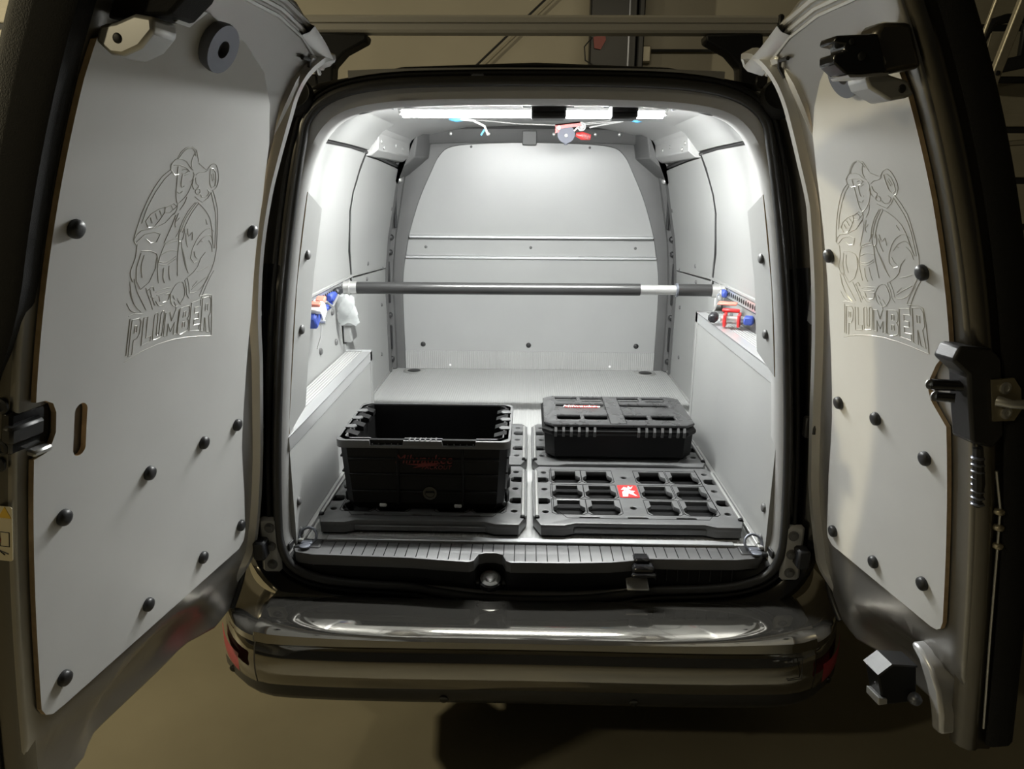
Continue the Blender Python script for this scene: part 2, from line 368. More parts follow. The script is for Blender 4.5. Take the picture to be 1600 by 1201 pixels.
# header moulding above the bulkhead
b = MB()
prof = [(1.965, 1.668), (1.905, 1.672), (1.888, 1.69), (1.878, 1.728), (1.90, 1.745), (1.965, 1.745)]
b.loft([[Vector((x, y + .02 * (abs(x) / .55) ** 2, z - .012 * (abs(x) / .55) ** 3)) for y, z in prof] for x in [i * .057 for i in range(-10, 11)]], True, True)
b.build('header_moulding', M['trim'], van, smooth=30)
b = MB(); b.box((-.012, 1.885, 1.688), (.066, .02, .062), ch=.003); b.build('moulding_tab', M['trim'], van)
for x in (-.375, -.20, .0, .10, .29, .40): dome((x, 1.882, 1.706), (0, -1, 0), .009, .006, 'moulding_screw', M['zinc'], van)
for s in (-1, 1):
    # corner moulding and the box beam that runs along the roof corner
    b = MB(); b.loft([[Vector((s * x, y, z)) for x, z in ((.62, 1.50), (.60 - d, 1.52), (.50 - d, 1.60), (.48 - d, 1.72), (.62, 1.74))] for y, d in ((1.965, .02), (1.86, .0), (1.80, -.03))], True, True)
    b.build('corner_moulding', M['trim'], van, smooth=25, bevel=.008)
    b = MB(); b.loft([[Vector((s * x, y, z)) for x, z in ((.64, 1.575), (.585, 1.578), (.558, 1.60), (.552, 1.655), (.53, 1.69), (.53, 1.72), (.64, 1.72))] for y in (1.10, 1.83)], True, True)
    bm_ = b.build('roof_corner_beam', M['inner'], van, smooth=25, bevel=.004)
    for y, z in ((1.15, 1.63), (1.2, 1.61), (1.45, 1.63), (1.62, 1.625)): dome((s * .555, y, z), (-s, 0, .1), .008, .004, 'rivet', M['zinc'], bm_)
    b = MB(); b.box((s * .543, 1.845, 1.645), (.03, .03, .075), ch=.004); b.build('beam_bracket', M['zinc'], van)
    # door pillar beside the bulkhead: dark channel with bolts
    b = MB(); b.loft([[Vector((s * (wx(z) - d), y, z)) for d, y in ((-.01, 1.82), (.014, 1.825), (.020, 1.85), (.012, 1.87), (.012, 1.90), (.03, 1.915), (.04, 1.96), (-.01, 1.96))] for z in [.585 + i * .04 for i in range(25)]], True, True)
    ch_ = b.build('pillar_channel', M['trim'], van, smooth=30)
    for z in (1.50, 1.235, 1.165, .86, .64):
        b = MB(); p = Vector((s * (wx(z) - .016), 1.885, z))
        b.lathe(p, (-s * .6, -.8, 0), [(.014, 0), (.014, .006), (.009, .012), (.004, .013)], 12); b.build('channel_bolt', M['zinc'] if z > 1.4 else M['blackpl'], ch_, smooth=50)
    for z, h in ((1.36, .16), (1.02, .2), (.75, .12)):
        b = MB(); b.box((s * (wx(z) - .018), 1.885, z), (.012, .018, h), ch=.003); b.build('channel_clip', M['blackpl'], ch_)
    # side lining boards: rear quarter, top, front, lower front, wheel recess
    q = [(.105, 1.589), (.819, 1.590), (1.045, 1.584), (1.025, 1.517), (.985, 1.451), (.972, 1.386), (1.018, 1.294), (1.075, 1.195), (1.105, 1.146), (.105, 1.146)]
    sheet('side_lining_board', q, [], 0, .012, side(s), M['ply_in_dim'], van, cuts_v=ZC)
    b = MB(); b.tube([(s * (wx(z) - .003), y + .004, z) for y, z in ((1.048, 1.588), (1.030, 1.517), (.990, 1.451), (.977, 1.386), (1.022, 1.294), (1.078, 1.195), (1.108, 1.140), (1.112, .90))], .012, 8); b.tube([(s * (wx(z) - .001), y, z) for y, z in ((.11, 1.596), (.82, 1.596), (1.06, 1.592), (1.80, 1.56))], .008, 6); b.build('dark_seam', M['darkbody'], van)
    sheet('side_lining_board', [(.105, 1.685), (1.095, 1.685), (1.095, 1.599), (.82, 1.602), (.105, 1.602)], [], .002, .010, side(s), M['ply_in_dim'], van, cuts_v=ZC)
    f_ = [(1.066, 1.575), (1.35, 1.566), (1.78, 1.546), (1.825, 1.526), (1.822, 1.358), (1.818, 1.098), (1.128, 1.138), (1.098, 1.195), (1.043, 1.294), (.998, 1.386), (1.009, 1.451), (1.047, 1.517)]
    sheet('side_lining_board', f_, [], .002, .014, side(s), M['ply_in_dim'], van, cuts_v=ZC)
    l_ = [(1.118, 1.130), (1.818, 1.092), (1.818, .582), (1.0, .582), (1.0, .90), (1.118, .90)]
    sheet('side_lining_board', l_, [], 0, .012, side(s), M['ply_in_dim'], van, cuts_v=ZC)
    sheet('side_lining_board', [(.13, .86), (1.0, .86), (1.0, 1.095), (.13, 1.095)], [], -.004, .004, side(s), M['ply_in_dim'], van, cuts_v=ZC)
    b = MB(); b.box((s * .684, 1.055, 1.0), (.03, .10, .19), ch=.004); b.build('recess_post', M['ply_in_dim'], van)
    for y, z in ((1.80, 1.37), (1.40, 1.16), (1.40, 1.095), (1.74, 1.105), (1.71, .938), (1.65, .716)): dome((s * (wx(z) - .012), y, z), (-s, 0, 0), .009, .006, 'screw_cap', M['trim'], van)
    for y, z in ((.867, 1.045), (.70, .94), (.52, .953), (.90, .93)): dome((s * (wx(z) - .004), y, z), (-s, 0, 0), .012, .008, 'screw_cap', M['trim'], van)
    # airline track
    b = MB(); b.box((s * .694, .64, 1.118), (.016, 1.03, .034), ch=.003); tr_ = b.build('lashing_rail', M['alu'], van)
    for i in range(40):
        b = MB(); b.lathe((s * .6858, .15 + i * .025, 1.118), (-s, 0, 0), [(.0085, 0), (.0075, .001)], 10); b.build('rail_hole', M['darkbody'], tr_, smooth=0)
    b = MB(); b.box((s * .690, .64, 1.142), (.022, 1.04, .012), ch=.003); b.build('rail_cover_strip', M['ply_in_dim'], van)
    # narrow board beside the rear opening
    def rp(y, z, w, s=s):
        base = .602 if z < .9 else (.602 - (z - .9) * .125 if z < 1.25 else .558 - (z - 1.25) * .19)
        return (s * (base - (y - .03) * .10 - w), y, z)
    z0 = .90 if s < 0 else 1.06
    sheet('pillar_board', [(.035, z0 - .02), (.135, z0 + .02), (.135, 1.42), (.035, 1.46)], [], 0, .005, rp, [M['ply_in_dim'], M['edge']], van, cuts_v=rng(.6, 1.46, .05), edge_mat=True)
    for z in (1.315, 1.135): dome(rp(.075, z, .005), (-s, -.1, 0), .012, .008, 'screw_cap', M['trim'], van)
    # wheel housing box: side board, anti-slip top, aluminium angle, end board
    zt, ye = (.872, 1.02) if s < 0 else (1.04, .97)
    b = MB(); b.box((s * .606, (ye + .035) / 2, (zt + .58) / 2 - .006), (.012, ye - .035, zt - .58 - .012)); wb_ = b.build('wheel_box_board', [M['ply_in_dim'], M['edge']], van)
    b = MB(); b.box((s * .648, (ye + .07) / 2, zt - .008), (.094, ye - .07, .012)); b.build('wheel_box_top', M['meshtop'], van)
    b = MB(); b.box((s * .655, ye - .006, (zt + .58) / 2 - .006), (.09, .012, zt - .58 - .012)); b.build('wheel_box_end', M['ply_in_dim'], van)
    b = MB(); b.box((s * .5985, (ye + .03) / 2, zt - .017), (.003, ye - .03, .034)); b.box((s * .614, (ye + .03) / 2, zt), (.034, ye - .03, .003)); b.build('aluminium_angle', M['alu'], van)
    b = MB(); b.box((s * .5985, ye - .013, (zt + .58) / 2), (.003, .03, zt - .58)); b.box((s * .612, ye + .0015, (zt + .58) / 2), (.03, .003, zt - .58)); b.build('corner_angle', M['ply_in_dim'], van)
    b = MB(); b.box((s * .648, ye, zt + .002), (.096, .02, .004)); b.build('end_angle', M['alu'], van)
    for z in (.685, .60): dome((s * .600, .07, z), (-s, 0, 0), .012, .008, 'screw_cap', M['trim'], van)
    b = MB(); b.box((s * .592, .42, .586), (.014, .76, .010), ch=.002); b.build('floor_side_trim', M['zinc'], van)
# roof: bows and centre
for y, d in ((.46, .03), (1.15, .02)):
    b = MB(); b.loft([[Vector((x, y + a, 1.744 - (abs(x) / .55) ** 2 * .05 - h * (1 - (abs(x) / .46) ** 4) + .002)) for a, h in ((-.05, -.006), (-.04, d), (.04, d), (.05, -.006))] for x in [i * .05 for i in range(-9, 10)]], True, True)
    b.build('roof_bow', M['inner'], van, smooth=30)
# header plate just inside the opening, and the two black boxes that hang from it
b = MB(); b.loft([[Vector((x, y, z - (abs(x) / .4) ** 3 * .006)) for y, z in ((.085, 1.664), (.15, 1.690), (.24, 1.694), (.25, 1.73), (.085, 1.73))] for x in [i * .042 for i in range(-10, 11)]], True, True)
b.build('header_plate', M['inner'], van, smooth=30)
for x, w in ((.032, .080), (.205, .060)):
    b = MB(); b.box((x, .135, 1.650), (w, .07, .050), ch=.004); lb = b.build('lock_housing', M['blackpl'], van)
    b = MB(); b.box((x - w * .62, .14, 1.664), (w * .3, .05, .02), ch=.002); b.box((x + w * .62, .14, 1.664), (w * .3, .05, .02), ch=.002); b.build('housing_clip', M['blackpl'], lb)
    b = MB(); b.box((x, .0985, 1.640), (w * .9, .004, .006)); b.build('housing_groove', M['gloss'], lb)

# ---- sill trim of black plastic with ribs, latch recess, lashing rings
front = [(-.61, .035), (-.595, .004), (-.55, -.008), (-.45, -.012), (-.30, -.018), (-.20, -.030), (-.150, -.034), (-.138, -.026), (-.128, .006), (-.11, .014), (-.085, .014), (-.068, .006), (-.058, -.026), (-.046, -.034),
         (.10, -.032), (.20, -.026), (.26, -.014), (.30, -.004), (.40, -.004), (.52, -.002), (.575, .008), (.605, .035)]
sheet('sill_trim', front + [(.605, .075), (.55, .085), (.50, .064), (-.50, .064), (-.55, .085), (-.61, .075)], [], 0, .03, lambda x, y, w: (x, y, .545 + w), M['sillpl'], van, bevel=.003)
def below(x): # height of the lower lip
    a = abs(x); return .474 + (.018 * min(1, max(0, (a - .12) / .2)) if a < .4 else .018 + (a - .4) * .06 + max(0, a - .52) ** 2 * 6)
b = MB(); b.loft([[Vector((x, y + .002, .570)) for x, y in front], [Vector((x, y + .010, .548)) for x, y in front], [Vector((x, y + .012, below(x) + .03)) for x, y in front],
                  [Vector((x, min(y, -.002) * .3 + .004, below(x) + .012)) for x, y in front], [Vector((x, .006, below(x))) for x, y in front]], False)
b.build('sill_face', M['cratepl'], van, smooth=35)
def fy(x):
    for i in range(len(front) - 1):
        if front[i][0] <= x <= front[i + 1][0]: return front[i][1] + (front[i + 1][1] - front[i][1]) * (x - front[i][0]) / max(1e-6, front[i + 1][0] - front[i][0])
    return .03
b = MB()
for i in range(38):
    x = -.505 + i * .0275
    if x > .53: break
    ya, yb = fy(x) + .006, .06
    b.box((x, (ya + yb) / 2, .5752), (.0022, yb - ya, .0012))
    if x > .31: b.box((x, fy(x) + .006, .535), (.003, .006, .045))
rb = b.build('sill_rib', M['gloss'], van, smooth=0); rb['kind'] = 'stuff'
# recess with lock striker
b = MB(); b.box((-.098, .012, .500), (.085, .035, .012), ch=.004); b.build('striker_plinth', M['sillpl'], van)
b = MB(); b.lathe((-.098, .0, .508), (0, -.35, 1), [(.026, -.01), (.026, .006), (.019, .010), (.019, .004), (.012, .004), (.012, .012), (.006, .014), (.002, .014)], 24); b.build('lock_striker', M['zinc'], van, smooth=40)
b = MB(); b.lathe((-.098, .0, .508), (0, -.35, 1), [(.031, -.012), (.031, .003), (.027, .006), (.026, .003)], 24); b.build('striker_ring', M['gloss'], van, smooth=40)
# black catch on the right of the sill
b = MB(); b.box((.283, -.022, .552), (.055, .03, .034), ch=.006); b.box((.281, .0, .574), (.040, .034, .014), ch=.005); b.box((.283, -.04, .548), (.062, .012, .012), ch=.004)
ct = b.build('sill_catch', M['gloss'], van)
b = MB(); b.box((.272, -.018, .513), (.055, .04, .006), Matrix.Rotation(.4, 3, 'X'), ch=.002); b.build('catch_plate', M['zinc'], ct)
for s in (-1, 1):
    b = MB(); b.box((s * .575, .06, .573), (.075, .075, .012), ch=.004); b.build('corner_tray', M['blackpl'], van)
    b = MB(); b.tube([(s * .575 + .022 * math.cos(a), .052 + .014 * math.sin(a), .594 + .018 * math.sin(a)) for a in [i * math.pi / 10 for i in range(20)]], .0036, 8, True); b.build('lashing_ring', M['steel'], van, smooth=80)
    b = MB(); b.box((s * .575, .038, .582), (.03, .02, .010), ch=.003); b.lathe((s * .575, .022, .580), (0, 0, 1), [(.014, 0), (.014, .004), (.008, .006), (.003, .006)], 12); b.build('ring_clamp', M['steel'], van)
    b = MB(); b.box((s * .607, .05, .585), (.006, .09, .02), Matrix.Rotation(s * .1, 3, 'Z'), ch=.002); b.build('tray_edge', M['blackpl'], van)

# ---- bumper
def plan(x):
    a = abs(x); return .10 * (a / .72) ** 4 * .35 + (max(0, a - .60) / .18) ** 2 * .10
bp_ = [(-.035, .470), (-.08, .474), (-.15, .474), (-.192, .470), (-.205, .462), (-.207, .448), (-.198, .440), (-.206, .432), (-.214, .40), (-.214, .372), (-.206, .338), (-.196, .330)]
def bump_loft(x0, x1, pr, n, caps=True):
    b = MB(); b.loft([[Vector((x, y + plan(x), z - (.012 * (abs(x) / .7) ** 2 if z < .46 else 0))) for y, z in pr] for x in [x0 + (x1 - x0) * i / n for i in range(n + 1)]], False); return b
bumper = bump_loft(-.646, .672, bp_, 40).build('bumper', M['bumper'], van, smooth=40)
for s, xs in ((-1, -.650), (1, .676)):
    xe = s * .79
    b = MB(); b.loft([[Vector((xs + (xe - xs) * i / 8, y + plan(xs + (xe - xs) * i / 8) + (.05 * (i / 8) ** 3), z - .012)) for y, z in bp_] for i in range(9)], False)
    b.build('bumper_corner', M['bumper'], bumper, smooth=40)
    b = MB(); x0, x1 = s * .688, s * .778
    b.loft([[Vector((x, -.229 + plan(x) + (.05 * ((x - xs) / (xe - xs)) ** 3) + d, z + s * 0)) for d, z in ((.0, .352 + .012 * k), (-.004, .358 + .012 * k), (-.004, .396), (.0, .402))] for x, k in [(x0 + (x1 - x0) * i / 6, i / 6) for i in range(7)]], False)
    b.build('rear_reflector', M['lens'], bumper, smooth=30)
lowp = [(-.196, .330), (-.192, .30), (-.175, .278), (-.14, .268), (.0, .262), (.12, .30)]
bump_loft(-.775, .775, lowp, 40).build('lower_valance', M['blackpl'], bumper, smooth=40)
for x in (-.20, -.74, .25, .74): dome((x, -.193 + plan(x), .300), (0, -1, -.1), .011, .003, 'parking_sensor', M['gloss'], bumper, 18)
b = MB(); b.tube([(.60, -.2155 + plan(.6), .432), (.632, -.2155 + plan(.632), .432), (.634, -.217 + plan(.634), .375), (.60, -.217 + plan(.6), .375)], .0012, 5); b.build('towing_eye_seam', M['gloss'], bumper)
b = MB(); b.box((.12, .27, .235), (1.30, .5, .07), ch=.03); b.build('underbody_tray', M['darkbody'], van)
for s in (-1, 1):
    for y in (.80, 3.45):
        b = MB(); b.lathe((s * .665, y, .265), (s, 0, 0), [(.15, -.06), (.24, -.07), (.265, -.05), (.265, .050), (.24, .075), (.175, .07), (.165, .03)], 32); wh = b.build('wheel', M['rubber'], van, smooth=40)
        b = MB(); b.lathe((s * .665, y, .265), (s, 0, 0), [(.170, .03), (.165, .065), (.15, .055), (.07, .055), (.06, .075), (.02, .075)], 24); b.build('wheel_rim', M['steel'], wh, smooth=40)
# ---- roof fittings and pillar details
for s in (-1, 1):
    b = MB(); b.lathe((s * .515, -.008, 1.660), (0, -1, .5), [(.040, -.02), (.040, .002), (.033, .008), (.028, .004), (.010, .004)], 22); b.build('pillar_buffer', M['rubber'], van, smooth=50)
    # hinges
    for zc in (1.25, .60):
        b = MB(); b.box((s * .652, -.006, zc), (.05, .02, .15), ch=.008); hg = b.build('door_hinge', M['hinge'], van)
        for dz in (-.05, 0, .05): 
            b = MB(); b.lathe((s * .648, -.016, zc + dz), (0, -1, 0), [(.013, 0), (.013, .003), (.008, .004), (.008, .010), (.003, .011)], 12); b.build('hinge_bolt', M['trim'], hg, smooth=50)
        b = MB(); b.box((s * .668, -.03, zc), (.03, .04, .05), ch=.005); b.build('hinge_knuckle', M['gsteel'], hg)
    b = MB(); b.box((s * .655, -.01, .93), (.02, .02, .05), ch=.003); b.tube([(s * .655, -.02, .95), (s * .66, -.035, .94), (s * .66, -.035, .92)], .004, 6); b.build('door_check', M['blackpl'], van)
b = MB(); b.box((-.122, -.006, 1.700), (.030, .012, .010), ch=.004); b.build('roof_clip', M['steel'], van)

# ================================================================== REAR DOORS
CO = (0.014163714740449375, 0.038393343282376386, -0.05487320687372865, 0.12340277095450997, -0.06889633852038776)
def lean(z):
    r = 0.0
    for c in CO: r = r * z + c
    return r
class Door:
    def __init__(s, O, d, sg): s.O = Vector(O); s.d = Vector(d).normalized(); s.n = Vector((-s.d.y, s.d.x, 0)) * sg
    def __call__(s, u, z, w=0.0):
        p = s.O + s.d * u + s.n * (w + lean(z)); return Vector((p.x, p.y, z))
    def nrm(s, z):
        k = (lean(z + .01) - lean(z - .01)) / .02; return (s.n - Vector((0, 0, k))).normalized()
DL = Door((-.6868, -.07, 0), (-.1704, -.9854, 0), 1)
DR = Door((.7068, -.07, 0), (.1861, -.9825, 0), -1)
def S(t): t = max(0, min(1, t)); return t * t * (3 - 2 * t)
ART = '''209,1499;216,1510;227,1518;242,1522;256,1519;263,1509;267,1503|213,1501;220,1509;229,1516;241,1520;251,1517;257,1510|255,1516;249,1507;248,1498;251,1493|197,1490;205,1498;220,1501;235,1499;245,1493;255,1489|203,1490;219,1492;237,1490;246,1486|206,1499;196,1491;197,1483;208,1477;219,1479|214,1490;214,1482;215,1476;216,1465;217,1450;220,1440;225,1436;236,1442;248,1453;256,1467;258,1476|226,1486;235,1489;243,1487;235,1482;226,1481|234,1479;243,1482|228,1480;227,1468;230,1461;236,1463|220,1453;226,1451;233,1455|256,1486;259,1482;256,1474;251,1471|247,1448;242,1437;231,1426|224,1435;223,1426;217,1418|268,1501;278,1498;293,1495;303,1503;315,1506;324,1500;330,1490;332,1479;327,1469;318,1464|303,1498;305,1486;308,1474;315,1468;324,1472;324,1483;320,1493;312,1498;303,1498|309,1489;315,1479|313,1491;319,1481|264,1483;274,1488;288,1490;297,1495|265,1479;268,1471;276,1467;268,1459;274,1454;284,1455;289,1451;302,1453;309,1460;303,1464|268,1459;278,1463;282,1458;276,1454|269,1450;281,1446;293,1443;307,1451;315,1460|259,1476;258,1467;264,1461|197,1483;178,1471;160,1451;145,1428;133,1404;122,1375|202,1481;184,1468;166,1448;150,1425;139,1400|319,1465;331,1452;342,1435;347,1415;350,1392;353,1369;349,1344|315,1461;325,1447;336,1430;342,1412;345,1389;347,1368|148,1404;159,1415;178,1424;193,1428;193,1420;180,1406;169,1397;155,1395;148,1404|159,1410;164,1402|170,1417;176,1408|180,1422;186,1414|192,1426;213,1435;223,1431;205,1420;193,1420|208,1431;215,1425|129,1383;140,1390;167,1394;196,1404;217,1420|129,1372;147,1384;169,1389;186,1387;178,1374;163,1372;152,1378|129,1383;124,1374;131,1367|142,1359;163,1360;179,1356;184,1346;185,1333|131,1369;128,1348;117,1326;124,1311|141,1356;132,1334;132,1313;143,1299;164,1310;179,1332;181,1350|149,1353;143,1336;146,1318|222,1418;214,1401;202,1381;197,1373|229,1421;222,1405;225,1399|272,1441;255,1426;242,1409;235,1393;227,1383|276,1441;260,1425;248,1410;240,1392|282,1440;266,1424;254,1407;245,1391|222,1413;225,1408;233,1414|238,1397;250,1398;247,1381;237,1377;236,1387;238,1397|259,1398;263,1386;273,1393;274,1380|255,1391;258,1377;263,1368|279,1442;294,1436;310,1428;323,1417;331,1402;336,1385;342,1368|309,1416;315,1408|285,1378;301,1393;322,1402;338,1397|290,1372;308,1386;328,1390;339,1379|300,1380;306,1379|201,1373;218,1379;234,1382|200,1370;218,1375;233,1378|192,1354;213,1361;234,1361|187,1343;202,1342;219,1346;231,1352|188,1339;204,1338;221,1343;231,1348|201,1373;190,1354;184,1336;186,1320;188,1308|238,1377;236,1358;237,1339;239,1319|243,1378;246,1368;252,1353;259,1338;270,1324|248,1365;256,1350;264,1332|200,1333;199,1318;204,1308|214,1336;215,1321;219,1312|288,1381;277,1365;274,1350;284,1342;296,1345|283,1361;287,1353;294,1349|317,1360;304,1349;297,1335;285,1325;262,1313|296,1326;314,1330;330,1335|325,1381;335,1373;339,1361|348,1344;341,1328;329,1315;317,1297;307,1282|350,1328;334,1309;317,1283|281,1294;300,1304;326,1316|275,1288;297,1290;318,1301;335,1317|284,1299;298,1309|182,1293;202,1298;224,1300|184,1288;219,1294|206,1288;218,1289;214,1278;200,1275|182,1278;190,1270;202,1270|190,1286;193,1277|222,1290;235,1304;252,1309;260,1299;262,1286;252,1273;238,1266;226,1271;222,1280;222,1290|232,1275;236,1269;238,1260|241,1280;246,1273;251,1269|228,1286;233,1279|260,1312;266,1300;268,1287;275,1279|268,1315;274,1301;276,1288|117,1312;121,1291;129,1274;145,1262|127,1316;133,1299;144,1283;157,1265|156,1301;161,1291;169,1276;174,1265|166,1298;173,1283;180,1271|160,1296;173,1303;177,1296|110,1278;119,1266;133,1262|117,1297;124,1280|168,1286;177,1284|114,1257;131,1260;150,1258|118,1253;106,1192|307,1281;333,1284;347,1281;350,1259;351,1203|311,1273;317,1282|101,1182;142,1194;190,1203;234,1207;274,1207;312,1205;351,1202|123,1250;141,1252;145,1246;140,1226;133,1218;125,1216;120,1192;111,1190;123,1250|130,1240;135,1240;133,1229;127,1228;130,1240|152,1252;162,1253;156,1217;169,1219;167,1210;144,1205;152,1252|180,1255;189,1256;184,1222;191,1223;197,1256;206,1257;199,1221;194,1215;178,1212;174,1217;180,1255|210,1256;221,1258;226,1241;237,1260;248,1261;240,1217;231,1216;234,1238;223,1222;216,1237;213,1215;203,1215;210,1256|251,1262;273,1265;279,1261;277,1248;272,1242;276,1238;275,1225;268,1219;244,1217;251,1262|261,1255;268,1256;266,1246;259,1245;261,1255|258,1236;265,1237;264,1227;257,1226;258,1236|284,1270;313,1275;312,1263;295,1261;294,1250;307,1251;306,1240;293,1239;292,1228;310,1229;309,1217;278,1218;284,1270|319,1277;340,1280;346,1273;346,1249;340,1242;345,1210;333,1212;328,1240;327,1240;326,1213;314,1215;319,1277|329,1266;336,1266;335,1253;328,1253;329,1266'''
strokes = [[tuple(int(c) / 1000 for c in p.split(',')) for p in st.split(';')] for st in ART.split('|')]
def obox(b, D, u0, u1, z0, z1, w0, w1, ch=.0, m=0):
    """box on a door given by its width, height and depth ranges"""
    zc = (z0 + z1) / 2; c = D((u0 + u1) / 2, zc, (w0 + w1) / 2)
    n = D.nrm(zc); d = D.d; k = d.cross(n)
    if k.z < 0: k = -k
    R = Matrix((d, n, k)).transposed()
    return b.box(c, (u1 - u0, w1 - w0, z1 - z0), R, m, ch)
def make_door(D, sd, hinge, ply_hinge_pts, free, uF, label, recess_u, notch):
    rec = (recess_u, .47)
    def shell(u, z, w):
        dw = 0
        if w > -.04:
            r = math.hypot((u - rec[0]) / .20, (z - rec[1]) / .115); dw -= .035 * S((1.15 - r) / .45)
            dw -= .016 * S((.60 - z) / .06)
            dw += .010 * S(1 - abs(u - (uF * .5)) / .35) * S((.60 - z) / .04) * S((z - .5) / .03)
        return D(u, z, w + dw)
    out = [(uF + .022, .445), (uF + .022, 1.778), (uF * .6, 1.782), (.20, 1.775), (.14, 1.758), (.06, 1.735)] + hinge + [(.085, .448), (.25, .440)]
    door = sheet('rear_door', out, [], -.095, -.012, shell, M['doorpaint'], van, cuts_u=rng(-.06, uF, .03), cuts_v=rng(.45, 1.77, .03), bevel=.006, smooth=45)
    door['label'] = label
    # inner flange along the hinge edge
    b = MB(); pts = crom([(u, z, 0) for u, z in hinge], 4)
    ext = [(.14, 1.757), (.06, 1.735)] + hinge
    pts = crom([(u, z, 0) for u, z in ext], 4); rings = []
    for i, p in enumerate(pts):
        a, c = pts[max(0, i - 2)], pts[min(len(pts) - 1, i + 2)]; t = (c - a).normalized(); ix, iz = -t.y, t.x
        f = lambda k, w: D(p.x + ix * k, p.y + iz * k, w)
        h = 1.0 - .9 * S((.60 - p.y) / .12)
        rings.append([f(.002, -.045 - .03 * (1 - h)), f(.004, -.012 - .035 * (1 - h)), f(.010, .006 * h - .04 * (1 - h)), f(.020, .004 * h - .045 * (1 - h)), f(.030, -.02 - .045 * (1 - h))])
    b.loft(rings, False); b.build('hinge_side_flange', M['silver'], door, smooth=50)
    # rubber bead
    b = MB(); b.tube([D(p.x - .003, p.y, -.028) for p in pts], .009, 7); b.build('edge_seal', M['seal'], door, smooth=80)
    # ply board with rounded edges
    ply = free + ply_hinge_pts
    holes = notch['holes']
    sheet('ply_panel', ply, holes, -.009, 0, D, [M['ply'], M['edge']], door, cuts_v=rng(.62, 1.73, .025), edge_mat=True, smooth=25)
    return door
# left (wide) door
hingeL = [(.003, 1.709), (.044, 1.692), (.078, 1.665), (.088, 1.635), (.084, 1.603), (.080, 1.566), (.076, 1.519), (.070, 1.454), (.047, 1.331), (.005, 1.18), (-.026, 1.081), (-.056, .914), (-.066, .78), (-.058, .66), (-.036, .567), (-.018, .513), (.022, .462)]
freeL = [(.575, .625), (.600, .626), (.614, .636), (.6215, .652), (.6215, 1.088), (.598, 1.092), (.588, 1.104), (.582, 1.118), (.583, 1.150), (.590, 1.166), (.604, 1.174), (.6215, 1.176), (.6215, 1.60), (.618, 1.645), (.56, 1.668), (.54, 1.70)]
plyhL = [(.44, 1.712), (.317, 1.691), (.235, 1.660), (.18, 1.614), (.138, 1.55), (.105, 1.45), (.083, 1.345), (.055, 1.213), (.043, 1.05), (.036, .895), (.016, .778), (.006, .672), (.012, .650), (.032, .637)]
holesL = [[(.533 + .0135 * math.cos(a), 1.106 + (.030 if math.sin(a) >= 0 else -.030) + .0135 * math.sin(a)) for a in [math.pi * (i + .5) / 8 for i in range(16)]]]
dL = make_door(DL, -1, hingeL, plyhL, freeL, .6215, 'wider left rear door with oval slot in its grey board', .30, dict(holes=holesL))
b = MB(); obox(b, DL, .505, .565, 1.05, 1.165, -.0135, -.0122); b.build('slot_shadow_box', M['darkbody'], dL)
scL = [(.586, 1.417), (.119, 1.386), (.067, .962), (.192, .964), (.361, .964), (.565, .970), (.031, .698), (.182, .694), (.362, .688), (.574, .678)]
def caps(D, door, pts):
    for u, z in pts:
        b = MB(); b.lathe(D(u, z, 0), D.nrm(z), [(.0135, -.002), (.0138, .004), (.0125, .008), (.008, .0105), (.002, .011)], 18); b.build('screw_cap', M['blackpl'], door, smooth=60)
caps(DL, dL, scL)
def emblem(D, door, f):
    b = MB()
    for st in strokes:
        pts = [f(u, z) for u, z in st]
        if len(pts) > 2: pts = [(p.x, p.y) for p in crom([(u, z, 0) for u, z in pts], 3)] if len(st) not in (5, 7, 12, 13, 9, 8) else pts
        b.tube([D(u, z, .0) for u, z in pts], .0007, 4)
    o = b.build('engraved_plumber_emblem', M['groove'], door, smooth=60); o['label'] = 'milled line drawing of a plumber with wrench above the word PLUMBER'; return o
emblem(DL, dL, lambda u, z: (-1.003 * u + .197 * z + .313, -.101 * u + 1.037 * z - .021))
# end face of the left door: metal edge, heavy rubber strip, bolts, sticker
def endstrip(D, door, name, m, prof, z0, z1, n=40, smooth=40):
    b = MB(); b.loft([[D(u, z, w) for u, w in prof(z)] for z in [z0 + (z1 - z0) * i / n for i in range(n + 1)]], True, True); return b.build(name, m, door, smooth=smooth)
endstrip(DL, dL, 'edge_flange', M['paint'], lambda z: [(.624, -.014), (.640, -.018), (.650, -.030), (.651, -.075), (.63, -.10), (.62, -.05)], .445, 1.77)
def rubL(z):
    k = S((z - 1.10) / .25); w = -.052 + .046 * k
    return [(.640 - .016 * k, w - .004), (.655, w), (.660, w - .010), (.661, -.085), (.655, -.100), (.63, -.105)]
endstrip(DL, dL, 'edge_rubber', M['rubber'], rubL, .47, 1.77)
for z, w in ((1.178, -.022), (1.116, -.020), (1.090, -.024)):
    b = MB(); b.lathe(DL(.650, z, w - .006), DL.d, [(.011, 0), (.011, .003), (.007, .004), (.007, .001), (.002, .001)], 14); b.build('edge_bolt', M['gsteel'], dL, smooth=50)
# latch pocket in the notch
b = MB(); obox(b, DL, .578, .652, 1.105, 1.170, -.03, -.011, .004); b.build('latch_pocket', M['gloss'], dL)
b = MB(); obox(b, DL, .600, .660, 1.124, 1.150, -.02, -.002, .004); b.build('latch_bolt', M['blackpl'], dL)
b = MB(); obox(b, DL, .590, .625, 1.094, 1.104, -.012, .004, .003); b.build('latch_lip', M['zinc'], dL)
